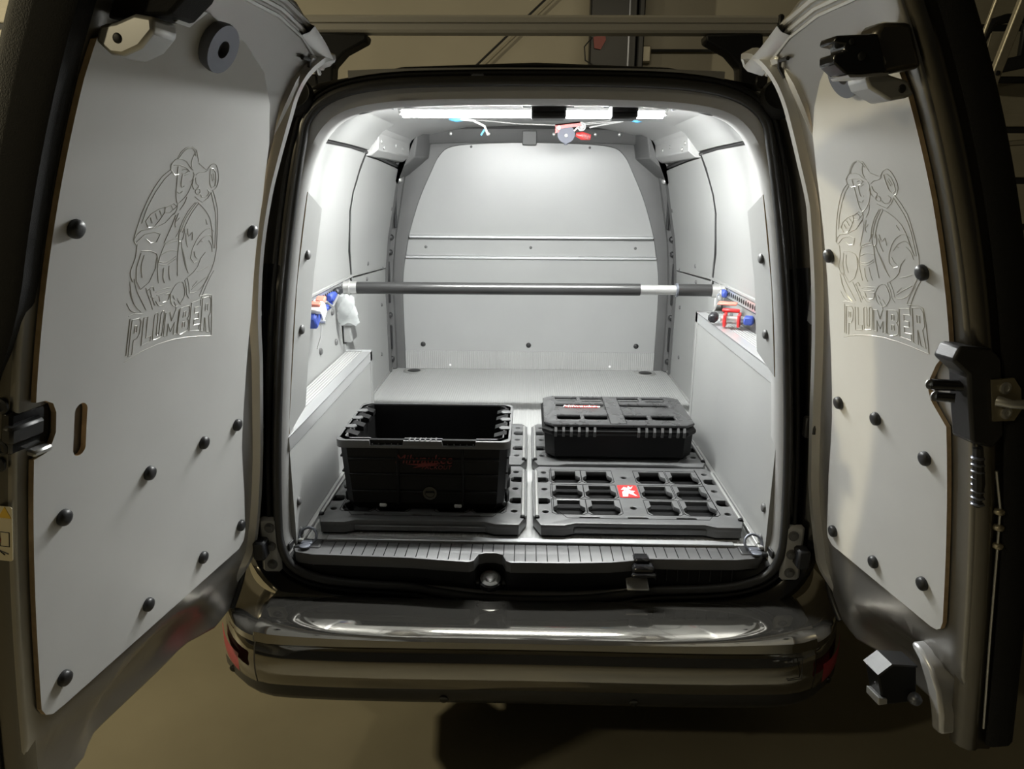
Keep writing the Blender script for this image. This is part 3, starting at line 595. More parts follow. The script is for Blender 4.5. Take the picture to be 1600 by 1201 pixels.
# cream warning sticker on the end face
def eface(D, u): return lambda a, z, w: D(u + w, z, a)
b = MB(); b.prism(rrect(-.024, .982, .034, .088, .004), eface(DL, .6515), 0, .0012); sk = b.build('warning_sticker', M['cream'], dL, smooth=0)
b = MB(); b.prism([(-.008, 1.008), (-.030, 1.008), (-.019, 1.026)], eface(DL, .6527), 0, .0006); b.build('warning_triangle', M['yellow'], sk, smooth=0)
b = MB()
f = eface(DL, .653)
b.tube([f(-.012, .985, 0), f(-.028, .985, 0), f(-.028, .962, 0), f(-.012, .962, 0), f(-.012, .985, 0)], .0008, 4); b.tube([f(-.014, .95, 0), f(-.03, .955, 0), f(-.02, .948, 0)], .0012, 4); b.build('sticker_drawing', M['gsteel'], sk)
b = MB(); b.prism(rrect(-.030, .972, .006, .010, .002), eface(DL, .653), 0, .0008); b.build('sticker_mark', M['red'], sk, smooth=0)
# top of the left door: bracket, black block, bar, ring buffer
b = MB(); b.prism([(.010, 1.640), (.010, 1.658), (.030, 1.660), (.052, 1.668), (.078, 1.664), (.086, 1.648), (.074, 1.630), (.054, 1.622), (.036, 1.624)], lambda w, z, u: DL(u, z, w), .585, .632); bkl = b.build('check_bracket', M['zinc'], dL, smooth=25, bevel=.005)
dome(DL(.632, 1.642, .040), DL.d, .006, .002, 'bracket_hole', M['darkbody'], bkl)
b = MB(); obox(b, DL, .540, .560, 1.640, 1.668, .0, .04, .008); b.build('bracket_web', M['zinc'], bkl)
b = MB(); b.prism([(.0, 1.668), (.0, 1.72), (.105, 1.72), (.100, 1.690), (.083, 1.669), (.046, 1.670)], lambda w, z, u: DL(u, z, w), .560, .612); b.build('upper_latch', M['rubber'], dL, smooth=25, bevel=.004)
b = MB(); b.prism([(.065, 1.672), (.086, 1.687), (.093, 1.682), (.074, 1.666)], lambda w, z, u: DL(u, z, w), .555, .585); b.build('latch_bar', M['zinc'], dL, smooth=0, bevel=.001)
def buffer(D, door, u, z):
    b = MB(); c = D(u, z, 0); n = D.nrm(z)
    b.lathe(c, n, [(.035, 0), (.037, .010), (.036, .017), (.013, .017), (.012, .006), (.002, .006)], 28); b.build('ring_buffer', M['steel'], door, smooth=40)
buffer(DL, dL, .392, 1.676)
# right (narrow) door
hingeR = [(-.029, 1.713), (.015, 1.703), (.046, 1.674), (.057, 1.635), (.053, 1.583), (.047, 1.522), (.043, 1.449), (.030, 1.395), (-.013, 1.206), (-.055, .996), (-.074, .82), (-.071, .74), (-.060, .675), (-.036, .570), (-.010, .503), (.028, .462)]
freeR = [(.355, .664), (.369, .667), (.379, .676), (.3835, .692), (.3835, 1.080), (.366, 1.098), (.348, 1.118), (.343, 1.135), (.347, 1.155), (.366, 1.186), (.390, 1.212), (.4015, 1.222), (.4035, 1.30), (.4055, 1.46), (.4035, 1.61), (.395, 1.66), (.38, 1.70)]
plyhR = [(.309, 1.700), (.246, 1.680), (.200, 1.652), (.160, 1.615), (.128, 1.57), (.106, 1.50), (.092, 1.432), (.076, 1.343), (.056, 1.213), (.043, 1.09), (.034, .989), (.013, .843), (.004, .700), (.008, .680), (.026, .668)]
dR = make_door(DR, 1, hingeR, plyhR, freeR, .405, 'narrower right rear door with latch handle at its edge', .30, dict(holes=[]))
caps(DR, dR, [(.093, 1.346), (.359, 1.343), (.066, 1.030), (.192, 1.034), (.331, 1.002), (.033, .708), (.181, .709), (.329, .743)])
emblem(DR, dR, lambda u, z: (u, z))
buffer(DR, dR, .290, 1.655)
endstrip(DR, dR, 'edge_flange', M['paint'], lambda z: [(.405, -.014), (.425, -.018), (.437, -.028), (.440, -.040), (.436, -.050), (.440, -.070), (.43, -.09), (.41, -.05)], .445, 1.77)
def rubR(z): return [(.440, -.060), (.446, -.056), (.452, -.066), (.454, -.098), (.445, -.115), (.42, -.11)]
endstrip(DR, dR, 'edge_rubber', M['rubber'], rubR, .46, 1.77)
# handle latch in the notch of the right board
b = MB(); obox(b, DR, .350, .437, 1.075, 1.205, -.02, -.0115, .004); b.build('latch_recess', M['silver'], dR)
b = MB(); b.prism([(.036, 1.214), (.020, 1.238), (-.036, 1.232), (-.052, 1.215), (-.052, 1.085), (-.030, 1.063), (.008, 1.074), (.010, 1.130), (.010, 1.190)], lambda w, z, u: DR(u, z, w), .405, .452); b.build('latch_body', M['blackpl'], dR, smooth=25, bevel=.005)
b = MB(); b.cyl(DR(.412, 1.166, .046), DR(.440, 1.168, -.010), .0095, .0095, 10); b.cyl(DR(.415, 1.146, .040), DR(.432, 1.147, .020), .008, .008, 10); lv = b.build('latch_lever', M['gloss'], dR)
for u, z, w in ((.411, 1.166, .047), (.414, 1.146, .041)):
    b = MB(); b.lathe(DR(u, z, w), -DR.d, [(.009, 0), (.008, .003), (.004, .003), (.003, .0)], 12); b.build('lever_bolt', M['zinc'], lv, smooth=40)
b = MB(); b.prism([(-.028, 1.112), (-.028, 1.182), (-.068, 1.184), (-.080, 1.165), (-.080, 1.13), (-.066, 1.112)], eface(DR, .4525), 0, .004); sp = b.build('striker_plate', M['brass'], dR, smooth=0)
for z in (1.168, 1.126):
    b = MB(); b.lathe(DR(.4565, z, -.050), DR.d, [(.010, 0), (.010, .003), (.006, .004), (.006, .002), (.002, .002)], 14); b.build('plate_bolt', M['zinc'], sp, smooth=40)
b = MB(); b.tube([DR(.456, 1.147, -.036), DR(.474, 1.146, -.046), DR(.476, 1.145, -.07), DR(.474, 1.145, -.088)], [.009, .007, .008, .009], 10); b.build('striker_pin', M['zinc'], sp, smooth=60)
# lower edge of the right door: cable with beads, strap, lower lock with bracket
b = MB(); b.tube([DR(.446, 1.02, -.042), DR(.447, .95, -.050), DR(.447, .86, -.047), DR(.446, .70, -.045), DR(.446, .50, -.048)], .0022, 6); cb = b.build('lock_cable', M['zinc'], dR)
for z in (.945, .915, .880):
    b = MB(); b.lathe(DR(.446, z, -.049), (0, 0, 1), [(.002, -.006), (.008, -.004), (.009, 0), (.008, .004), (.002, .006)], 10); b.build('cable_bead', M['brass'], cb, smooth=60)
b = MB(); b.tube([DR(.438, 1.06, -.014), DR(.444, 1.00, -.010), DR(.440, .955, -.012)], [.008, .010, .006], 8); b.build('ribbed_strap', M['blackpl'], dR)
b = MB()
for i in range(8): b.lathe(DR(.441, .96 + i * .012, -.011), (0, 0, 1), [(.010, -.002), (.0115, 0), (.010, .002)], 8)
b.build('strap_ridge', M['steel'], dR)
b = MB(); b.prism([(.094, .552), (.066, .572), (.010, .562), (.004, .478), (.080, .478), (.084, .500)], lambda w, z, u: DR(u, z, w), .292, .335); ll = b.build('lower_lock', M['cratepl'], dR, smooth=25, bevel=.004)
b = MB(); b.prism([(.096, .5535), (.066, .5745), (.010, .5645), (.010, .5605), (.064, .5695), (.092, .549)], lambda w, z, u: DR(u, z, w), .290, .337); b.build('lock_top_plate', M['blackpl'], ll, smooth=0)
b = MB(); b.prism([(.094, .502), (.094, .484), (.074, .484), (.074, .496)], lambda w, z, u: DR(u, z, w), .300, .340); b.build('lock_tongue', M['zinc'], ll, smooth=0, bevel=.002)
b = MB(); b.lathe(DR(.340, .492, .016), DR.d, [(.012, -.004), (.013, .004), (.010, .012), (.007, .014), (.003, .014)], 14); b.build('lock_pin', M['steel'], ll, smooth=40)
b = MB(); pr_ = [(.318, .610), (.345, .606), (.375, .585), (.398, .550), (.410, .505), (.412, .462), (.385, .458), (.378, .500), (.362, .545), (.340, .580), (.318, .596)]
b.prism(pr_, DR, -.05, .012); b.build('lock_bracket', M['silver'], dR, smooth=30, bevel=.010)
# upper latch on the right door
def endprism(b, D, pts, u0, u1, m=0): return b.prism(pts, lambda w, z, u: D(u, z, w), u0, u1, m)
b = MB(); endprism(b, DR, [(.051, 1.683), (.036, 1.698), (-.012, 1.699), (-.008, 1.640), (.020, 1.636), (.062, 1.628), (.066, 1.640)], .395, .440); b.build('latch_mount', M['paint'], dR, smooth=25, bevel=.008)
b = MB(); endprism(b, DR, [(.120, 1.675), (.055, 1.680), (.058, 1.632), (.100, 1.628), (.124, 1.627), (.136, 1.640), (.131, 1.652), (.112, 1.657), (.111, 1.664), (.126, 1.666)], .412, .450); ul = b.build('upper_latch', M['gloss'], dR, smooth=25, bevel=.0025)
b = MB(); endprism(b, DR, [(.122, 1.6255), (.100, 1.6265), (.058, 1.6305), (.060, 1.6275), (.100, 1.6235), (.120, 1.6225)], .410, .4515); b.build('latch_plate', M['zinc'], ul, smooth=0)
dome(DR(.4505, 1.650, .092), DR.d, .006, .003, 'latch_rivet', M['gsteel'], ul); dome(DR(.4505, 1.668, .100), DR.d, .004, .002, 'latch_rivet', M['gsteel'], ul)
b = MB(); endprism(b, DR, [(.052, 1.655), (.080, 1.640), (.092, 1.622), (.090, 1.610), (.064, 1.594), (.036, 1.599), (.022, 1.604), (.026, 1.622), (.046, 1.627), (.062, 1.632), (.050, 1.645)], .400, .446); bk = b.build('check_bracket', M['zinc'], dR, smooth=25, bevel=.004)
dome(DR(.446, 1.611, .040), DR.d, .006, .002, 'bracket_hole', M['darkbody'], bk)
# pressed clips near the upper hinge corners of both doors
for D, d_, k in ((DL, dL, 1), (DR, dR, 1)):
    b = MB(); b.tube([D(.12, 1.700, -.006), D(.095, 1.700, -.004), D(.085, 1.690, -.004), D(.088, 1.672, -.006)], .004, 6); b.build('trim_clip', M['blackpl'], d_)
    b = MB(); obox(b, D, .060, .088, 1.695, 1.710, -.012, -.004, .003); b.build('clip_plate', M['silver'], d_)
    b = MB()
    for o, r in ((0.0, .006), (.012, .005), (.022, .004)): b.tube([D(.012 + o * .3, 1.708 - o, -.013), D(.06 + o * .3, 1.731 - o, -.013), D(.14, 1.753 - o, -.013), D(.24, 1.768 - o, -.013), D(.40, 1.772 - o, -.013)], r, 6)
    b.build('corner_ridge', M['silver'], d_)
    b = MB(); b.tube([D(.085, 1.69, -.014), D(.105, 1.66, -.014), D(.112, 1.62, -.014), D(.108, 1.57, -.016)], [.004, .014, .012, .004], 8); b.build('pressed_swage', M['silver'], d_)

# ================================================================== THINGS IN THE LOAD SPACE
# LED strip light under the roof header
led = thing('led_strip_light', 'glowing white LED strip light under the roof behind the rear opening', 'light', (-.004, .56, 1.685))
b = MB(); b.box((0, 0, .013), (.77, .036, .006), ch=.002); b.box((0, -.017, .006), (.77, .002, .016)); b.box((0, .017, .006), (.77, .002, .016)); b.build('light_rail', M['alu'], led)
b = MB(); b.loft([[Vector((x, y, z)) for y, z in ((-.014, .008), (-.014, -.014), (-.008, -.020), (.008, -.020), (.014, -.014), (.014, .008))] for x in (-.372, .372)], True, True); b.build('diffuser', M['led'], led)
for s in (-1, 1):
    b = MB(); b.box((s * .378, 0, -.004), (.012, .030, .018), ch=.003); b.build('end_cap', M['white'], led)
b = MB(); b.tube([(-.398, 0, .004), (-.44, .01, .008), (-.47, .03, .012)], .004, 6); b.build('cable', M['steel'], led)
b = MB(); b.tube([(.398, 0, .004), (.43, .01, .008), (.46, .03, .012)], .004, 6); b.build('cable', M['steel'], led)

# roof bar
rb_ = thing('roof_crossbar', 'slotted aluminium roof crossbar on two black feet above the van', 'roof bar', (0, .30, 1.745))
b = MB(); b.loft([[Vector((x, y, z)) for y, z in ((-.02, .092), (-.024, .098), (-.024, .108), (-.018, .109), (-.018, .114), (-.024, .115), (-.024, .126), (-.018, .132), (.02, .132), (.024, .126), (.024, .098), (.02, .092))] for x in (-.66, .585)], True, True); b.build('bar', M['anod'], rb_, smooth=20)
b = MB(); b.box((.592, 0, .112), (.014, .054, .044), ch=.004); b.build('end_cap', M['blackpl'], rb_)
for s in (-1, 1):
    b = MB(); b.prism([(s * x, z) for x, z in ((.545, -.035), (.505, -.035), (.500, .015), (.470, .045), (.415, .072), (.412, .088), (.55, .090), (.555, .05))], lambda x, z, w: (x, w, z), -.03, .03); b.build('foot', M['gsteel'], rb_, bevel=.005)
    b = MB(); b.box((s * .555, 0, -.02), (.03, .07, .03), ch=.004); b.build('foot_clamp', M['blackpl'], rb_)

# telescopic load bar across the van
bar = thing('load_bar', 'black telescopic load bar with bare steel inner tube across the load space', 'bar', (0, .93, 1.122))
b = MB(); b.cyl((-.622, 0, 0), (.385, 0, .002), .0215, n=20); b.build('outer_tube', M['tube'], bar, smooth=50)
b = MB(); b.cyl((.385, 0, .002), (.515, 0, .002), .0175, n=20); b.build('inner_tube', M['zinc'], bar, smooth=50)
b = MB(); b.cyl((.515, 0, .002), (.64, 0, .002), .0215, n=20); b.build('grip_tube', M['tube'], bar, smooth=50)
b = MB(); b.lathe((.51, 0, .002), (1, 0, 0), [(.018, 0), (.024, .001), (.024, .008), (.018, .009)], 20); b.build('locking_collar', M['steel'], bar)
for s, x in ((-1, -.622), (1, .638)):
    b = MB(); b.tube([(x - s * .002, 0, 0), (x + s * .045, 0, 0)], .0235, 16); b.lathe((x + s * .022, 0, 0), (s, 0, 0), [(.024, 0), (.026, .001), (.026, .005), (.024, .006)], 16); b.build('end_fitting', M['zinc'], bar)
    b = MB(); b.tube([(x + s * .045, 0, 0), (x + s * .047, 0, -.001)], [.015, .010], 10); b.build('end_plug', M['blackpl'], bar)

# plastic bag hanging from the left end of the bar
def bag_fn(i, j, n, m, c, w, h, d, tilt):
    pass
bg = MB(); rows = []
for i in range(9):
    t = i / 8; ww = .036 * (1 - .35 * math.exp(-t * 6)); dd = .014 * math.sin(math.pi * min(1, .15 + t * .95)) + .003
    rows.append([Vector((-.664 + .012 * t + math.cos(a) * ww * (1 + .12 * math.sin(5 * a + i * 1.7)), .915 + math.sin(a) * dd * (1 + .3 * math.sin(3 * a + i)), 1.098 - t * .105 + .006 * math.sin(4 * a + i))) for a in [k * 2 * math.pi / 18 for k in range(18)]])
bg.loft(rows, True, True); tag(bg.build('plastic_bag', M['bag'], smooth=25), 'small crumpled clear plastic bag hanging under the left end of the bar', 'bag')

# straps with ratchets on both rails
sl = thing('ratchet_strap', 'blue strap with red and white ratchet hanging on the left side rail', 'strap', (-.672, .62, 1.10), group='ratchet straps on the side rails')
R1 = Matrix.Rotation(.5, 3, 'X')
b = MB(); b.box((.0, -.06, -.02), (.03, .07, .045), R1, ch=.006); b.build('webbing_roll', M['blue'], sl)
b = MB(); b.box((.012, -.055, .012), (.034, .06, .016), R1, ch=.003); b.box((.02, -.02, -.012), (.006, .05, .03), R1, ch=.002); b.build('ratchet_plate', M['white'], sl)
b = MB(); b.box((.016, -.03, .030), (.03, .03, .014), R1, ch=.004); b.box((.016, -.09, .025), (.03, .02, .012), R1, ch=.003); b.build('handle', M['salmon'], sl)
b = MB(); b.cyl((-.01, -.04, -.04), (.03, -.04, -.04), .008, n=10); b.build('spindle', M['zinc'], sl)
b = MB(); b.box((.0, .16, .01), (.022, .07, .03), ch=.006); b.box((.004, .09, -.012), (.02, .10, .014), ch=.004); b.build('webbing', M['blue'], sl)
b = MB(); b.box((.0, .24, .018), (.024, .06, .026), ch=.006); b.build('rail_fitting', M['gsteel'], sl)
b = MB(); b.tube([(.01, .05, .012), (.022, .08, -.01), (.02, .12, .0), (.012, .20, .012)], .004, 6); b.tube([(.004, .02, -.03), (.006, -.02, -.09), (.004, -.06, -.12)], .0025, 6); b.build('hook_wire', M['zinc'], sl)
srt = thing('ratchet_strap', 'red and chrome ratchet with blue strap lying on the right wheel box', 'strap', (.650, .66, 1.046), group='ratchet straps on the side rails')
R2 = Matrix.Rotation(-.35, 3, 'Z')
b = MB(); b.box((-.03, .0, .022), (.010, .055, .042), R2, ch=.003); b.box((.012, -.01, .022), (.010, .055, .042), R2, ch=.003); b.box((-.008, .02, .048), (.055, .02, .010), R2, ch=.003); b.build('ratchet_frame', M['red'], srt)
b = MB(); b.cyl((-.045, .0, .022), (.028, -.012, .022), .012, n=12); b.cyl((-.03, .03, .045), (.02, .02, .045), .006, n=8); b.build('spindle', M['zinc'], srt)
b = MB(); b.box((.03, -.05, .028), (.03, .04, .026), R2, ch=.005); b.build('webbing', M['blue'], srt)
b = MB(); b.box((-.055, .05, .02), (.03, .05, .03), R2, ch=.008); b.build('webbing_end', M['gsteel'], srt)
b = MB(); b.box((-.01, .06, .064), (.06, .05, .006), R2, ch=.002); b.build('handle', M['salmon'], srt)
b = MB(); b.tube([(-.05, .08, .03), (-.03, .12, .05), (-.01, .20, .07), (.02, .26, .075)], .003, 6); b.build('hook_wire', M['zinc'], srt)
for yy, m_, zz in ((.90, 'blue', 1.118), (.40, 'gsteel', 1.09)):
    f_ = thing('rail_stud', 'blue stud fitting clipped in the right rail behind the bar end' if m_ == 'blue' else 'chrome ring stud on the right rail beside the pillar board', 'rail fitting', (.672, yy, zz))
    b = MB(); b.box((0, 0, 0), (.02, .045, .026), ch=.006); b.build('stud_body', M[m_], f_)
    b = MB(); b.tube([(-.012, .0 + .014 * math.cos(a), -.004 + .018 * math.sin(a)) for a in [i * math.pi / 7 for i in range(14)]], .003, 6, True); b.build('stud_ring', M['zinc'], f_, smooth=80)

# tensioner hung on cords under the roof
tn = thing('cord_tensioner', 'red and grey cord tensioner with ribbed handle hanging below the roof light', 'tensioner', (.143, 1.3, 1.675)); tn.scale = (1.27, 1.27, 1.27)
b = MB(); b.prism([(-.045, .006), (-.045, .022), (.028, .030), (.034, .018), (-.030, .010), (-.034, .0), (-.045, -.004)], lambda x, z, w: (x, w, z), -.014, -.008); b.prism([(-.045, .018), (-.045, .022), (.028, .030), (.030, .026)], lambda x, z, w: (x, w, z), -.014, .014); b.build('frame', M['red'], tn)
b = MB(); b.lathe((-.012, -.012, -.006), (0, 1, 0), [(.026, 0), (.026, .022)], 24); b.box((-.012, 0, -.030), (.012, .018, .012), ch=.002); b.build('drum', M['drum'], tn)
b = MB(); b.lathe((-.012, -.013, -.010), (0, -1, 0), [(.006, 0), (.005, .003)], 12); b.lathe((-.034, -.014, .012), (0, -1, 0), [(.007, 0), (.006, .003), (.002, .003)], 12); b.build('axle_head', M['pale'], tn)
b = MB(); b.lathe((.034, -.010, .016), (0, 1, 0), [(.013, 0), (.013, .008)], 20); b.lathe((.034, -.011, .016), (0, -1, 0), [(.009, 0), (.007, .003), (.003, .001)], 16); b.build('pulley', M['pale'], tn)
b = MB(); b.tube([(.018, -.004, -.006), (.036, -.004, -.010), (.062, -.004, -.014)], [.006, .012, .008], 10); b.build('handle', M['red'], tn, smooth=50)
b = MB()
for i in range(5): b.box((.036 + i * .005, -.014, -.010 - i * .001), (.002, .004, .014))
b.build('handle_rib', M['gsteel'], tn)
b = MB(); b.box((.014, -.006, .006), (.035, .006, .006), Matrix.Rotation(-.7, 3, 'Y'), ch=.002); b.build('lever', M['zinc'], tn)
tn2 = thing('tensioning_cord', 'thin pale cord strung under the roof with light blue sleeves near both ends', 'cord', (.026, 1.3, 1.7205)); tn2.scale = (1.27, 1.27, 1.27)
b = MB(); b.tube([(-.245, 0, .002), (-.16, -.002, -.004), (-.07, 0, -.012), (.062, 0, -.016)], .0016, 6); b.tube([(.128, 0, -.014), (.20, -.002, -.008), (.29, 0, .002)], .0016, 6); b.tube([(.128, .004, -.010), (.20, .002, -.003), (.29, .003, .003)], .0014, 6); b.tube([(.15, -.004, -.022), (.19, -.004, -.014), (.25, -.003, -.004)], .0026, 6); b.build('cord', M['pale'], tn2)
for x in (-.250, .292):
    b = MB(); b.tube([(x - .022, 0, .003), (x, -.002, 0), (x + .020, 0, .001)], [.006, .009, .006], 8); b.build('sleeve', M['sky'], tn2, smooth=60)
    b = MB(); b.tube([(x, 0, .005), (x + .01, .05, .055)], .0016, 5); b.build('hanger', M['pale'], tn2)
b = MB(); b.tube([(-.24, -.004, 0), (-.20, -.012, -.004), (-.165, -.015, -.020), (-.155, -.015, -.045)], .0035, 6); b.build('loose_end', M['white'], tn2)
b = MB(); b.tube([(-.166, -.012, -.030), (-.176, -.012, -.046)], .003, 6); b.build('loose_end', M['sky'], tn2)

# ---- mounting plates (four alike)
PW, PD, PH = .566, .418, .036
chm = [(-.283, -.15), (-.262, -.209), (-.20, -.209), (-.17, -.195), (.17, -.195), (.20, -.209), (.262, -.209), (.283, -.15), (.283, .17), (.262, .209), (-.262, .209), (-.283, .17)]
xs = [-.182, -.085, .078, .178]; ys = [.128, .015, -.092]
cell = [(-.5, -.05), (-.36, .12), (-.36, .5), (.36, .5), (.36, .12), (.5, -.05), (.5, -.28), (.38, -.5), (-.38, -.5), (-.5, -.28)]
holes = [[(x + a * .088, y + c * .090) for a, c in cell] for x in xs for y in ys]
holes += [circ(-.004, .125, .009, 12), circ(-.004, -.095, .009, 12)]
for sx in (-1, 1):
    holes += [circ(sx * .248, y, .009, 12) for y in (.16, .03, -.125)]
    holes += [[(sx * (.252 + a), y + c) for a, c in ((-.018, -.010), (-.018, .010), (-.010, .020), (.012, .020), (.016, .010), (.016, -.010), (.012, -.020), (-.010, -.020))] for y in (.10, -.055)]
holes += [rrect(x, -.158, .055, .009, .004, 3) for x in (-.13, 0, .13)]
def make_plate():
    t = thing('mounting_plate', 'x', 'mounting plate', (0, 0, .5815), group='modular mounting plates on the van floor')
    sheet('top_plate', chm, holes, .022, PH, lambda x, y, w: (x, y, w), M['platepl'], t, bevel=.0025)
    b = MB(); b.prism([(x * .985, y * .98) for x, y in chm], lambda x, y, w: (x, y, w), 0, .006); b.build('base_tray', M['cratepl'], t)
    sheet('skirt', [(x * .998, y * .998) for x, y in chm], [[(x * .975, y * .965) for x, y in chm]], .006, .024, lambda x, y, w: (x, y, w), M['platepl'], t)
    b = MB()
    for x in xs:
        for y in ys:
            b.tube([(x + a * .096, y + c * .100, PH) for a, c in ((-.5, -.4), (-.5, .5), (.5, .5), (.5, -.4), (.4, -.5), (-.4, -.5))], .0012, 4, True)
    b.tube([(-.225, .195, PH), (-.225, -.10, PH), (-.19, -.165, PH), (.19, -.165, PH), (.225, -.10, PH), (.225, .195, PH)], .0011, 4); b.build('moulded_line', M['cratepl'], t)
    for sx in (-1, 1):
        b = MB(); b.cyl((sx * .2715, -.160, PH + .0005), (sx * .2715, .165, PH + .0005), .0052, n=10); b.build('side_rod', M['zinc'], t, smooth=60)
        b = MB(); b.lathe((sx * .2715, -.160, PH), (0, -1, -.25), [(.007, 0), (.0075, .008), (.003, .012)], 10); b.build('rod_end', M['cratepl'], t, smooth=50)
        b = MB(); b.lathe((sx * .192, -.190, PH - .012), (0, -.5, 1), [(.013, 0), (.013, .005), (.008, .006), (.007, .0), (.002, .0)], 14); b.build('fixing_screw', M['zinc'], t, smooth=50)
    b = MB(); b.box((0, -.1975, .015), (.35, .006, .014), ch=.002); b.build('front_edge_step', M['platepl'], t)
    b = MB(); b.prism(rrect(-.004, .018, .056, .090, .006, 3), lambda x, y, w: (x, y, PH + w), -.002, .0012); bd = b.build('logo_badge', M['red'], t, smooth=0); bd['label'] = 'red badge with white script letter and lightning stroke'
    b = MB(); f = lambda x, y, w: (x - .004, y + .018, PH + .0012 + w)
    b.prism([(-.020, -.038), (-.006, -.038), (-.001, -.014), (.018, -.035), (.012, -.008), (.020, .0), (.006, .004), (-.004, -.004), (-.010, .008), (-.018, -.006)], f, 0, .0006)
    b.prism([(-.020, .010), (.010, .016), (.018, .038), (.010, .026), (.004, .038), (.0, .022), (-.010, .030)], f, 0, .0006)
    b.prism([(.022, -.036), (.010, -.010), (.016, -.008), (-.012, .028), (-.004, .002), (-.010, .0)], f, .0002, .0009); b.build('badge_print', M['white'], bd, smooth=0)
    return t
def dup(root, loc, label):
    r = root.copy(); COL.objects.link(r); r.location = loc; r['label'] = label
    for ch in list(root.children):
        c = ch.copy(); COL.objects.link(c); c.parent = r
        for g in ch.children:
            d = g.copy(); COL.objects.link(d); d.parent = c
    return r
pl = make_plate(); pl.location = (.292, .300, .5815); pl['label'] = 'empty black mounting plate with red badge in front of the closed case'
dup(pl, (-.290, .300, .5815), 'black mounting plate under the open crate')
dup(pl, (.290, .732, .5815), 'black mounting plate under the closed case')
dup(pl, (-.290, .732, .5815), 'black mounting plate on the floor just behind the open crate')

# ---- open crate
cr = thing('open_crate', 'open black plastic crate with dark red lettering on the left front plate', 'crate', (-.285, .322, .6200))
H_, w0, d0, w1, d1 = .205, .215, .155, .226, .166
def walls(t0, t1):
    b = MB()
    r_o = lambda w, d, z, c=.02: [Vector((x, y, z)) for x, y in ((-w + c, -d), (w - c, -d), (w, -d + c), (w, d - c), (w - c, d), (-w + c, d), (-w, d - c), (-w, -d + c))]
    b.loft([r_o(w0 - .01, d0 - .01, 0), r_o(w0, d0, .02), r_o(w1, d1, H_), r_o(w1 - .012, d1 - .012, H_), r_o(w0 - .012, d0 - .012, .014)], True, True); return b
walls(0, 0).build('crate_body', M['cratepl'], cr, smooth=20)
ro = rrect(0, 0, .466, .346, .022, 3); ri = rrect(0, .004, .420, .300, .012, 3)
b_ = sheet('rim', ro, [ri], H_ - .022, H_, lambda x, y, w: (x, y, w - (.014 if (y < -.12 and abs(x) < .14 and abs(x) > .052 and w > H_ - .012) else 0)), M['platepl'], cr, cuts_u=[-.15, -.141, -.139, -.054, -.0505, .0505, .054, .139, .141, .15], bevel=.002)
for s in (-1, 1):
    for y in (-.095, -.02, .055, .115):
        b = MB(); b.prism([(s * x, z) for x, z in ((.226, -.001), (.214, .001), (.186, -.008), (.186, -.020), (.21, -.02))], lambda x, z, w, y=y: (x, y + w, H_ + z), -.016, .016); b.build('rim_pocket', M['cratepl'], cr, smooth=0)
    for y in (-.06, .018, .088):
        b = MB(); b.prism([(s * .228, y - .012), (s * .205, y - .014), (s * .198, y), (s * .205, y + .014), (s * .228, y + .012)], lambda x, y_, w: (x, y_, H_ + w), 0, .003); b.build('rim_tooth', M['platepl'], cr, smooth=0)
b = MB()
for i in range(6): b.box((-.035 + i * .014, -.160, H_ - .006), (.004, .022, .015))
for s in (-1, 1):
    for i in range(5): b.box((s * (.066 + i * .017), -.165, H_ - .016), (.002, .012, .012))
b.build('grip_rib', M['platepl'], cr)
for z in (.055, .105, .150):   # horizontal ribs round the body
    k = z / H_; w, d = w0 + (w1 - w0) * k + .001, d0 + (d1 - d0) * k + .001
    b = MB(); b.box((0, -d, z), (2 * w - .04, .006, .006), ch=.0015); b.box((w, 0, z), (.008, 2 * d - .04, .006), ch=.0015); b.box((-w, 0, z), (.008, 2 * d - .04, .006), ch=.0015); b.build('body_rib', M['cratepl'], cr)
for x in (-.07, .105):
    b = MB(); b.box((x, -.164, .105), (.006, .008, .17), ch=.002); b.build('body_rib', M['cratepl'], cr)
b = MB(); b.lathe((.015, -.158, .052), (0, -1, 0), [(.020, 0), (.019, .004), (.013, .004), (.012, .002)], 20); b.build('front_lock_ring', M['gloss'], cr)
def cface(x0, z0): return lambda x, y, w: (x0 + x, -.1655 - (y * .06) - w, z0 + y)
text('lettering', 'Milwaukee', .036, cface(.0, .150), M['darkred'], cr, shear=.25)
text('lettering', 'PACKOUT', .016, cface(.034, .128), M['darkred'], cr, shear=.25, spacing=1.1)
b = MB(); b.prism([(-.046, .137), (.048, .142), (.030, .137), (.045, .136), (-.030, .126), (-.012, .133)], lambda x, z, w: (x, -.1655 - w, z), 0, .001); b.build('lightning_stroke', M['darkred'], cr, smooth=0)
for x in (-.115, .09):
    b = MB(); b.box((x, -.151, .012), (.020, .010, .010), ch=.002); b.build('foot_cleat', M['white'], cr)
for sx in (-1, 1):
    for k in range(3):
        b = MB(); b.box((sx * .222, -.10 + k * .10, .02 + k * .0), (.012, .03, .03), ch=.006); b.build('side_cleat', M['cratepl'], cr)

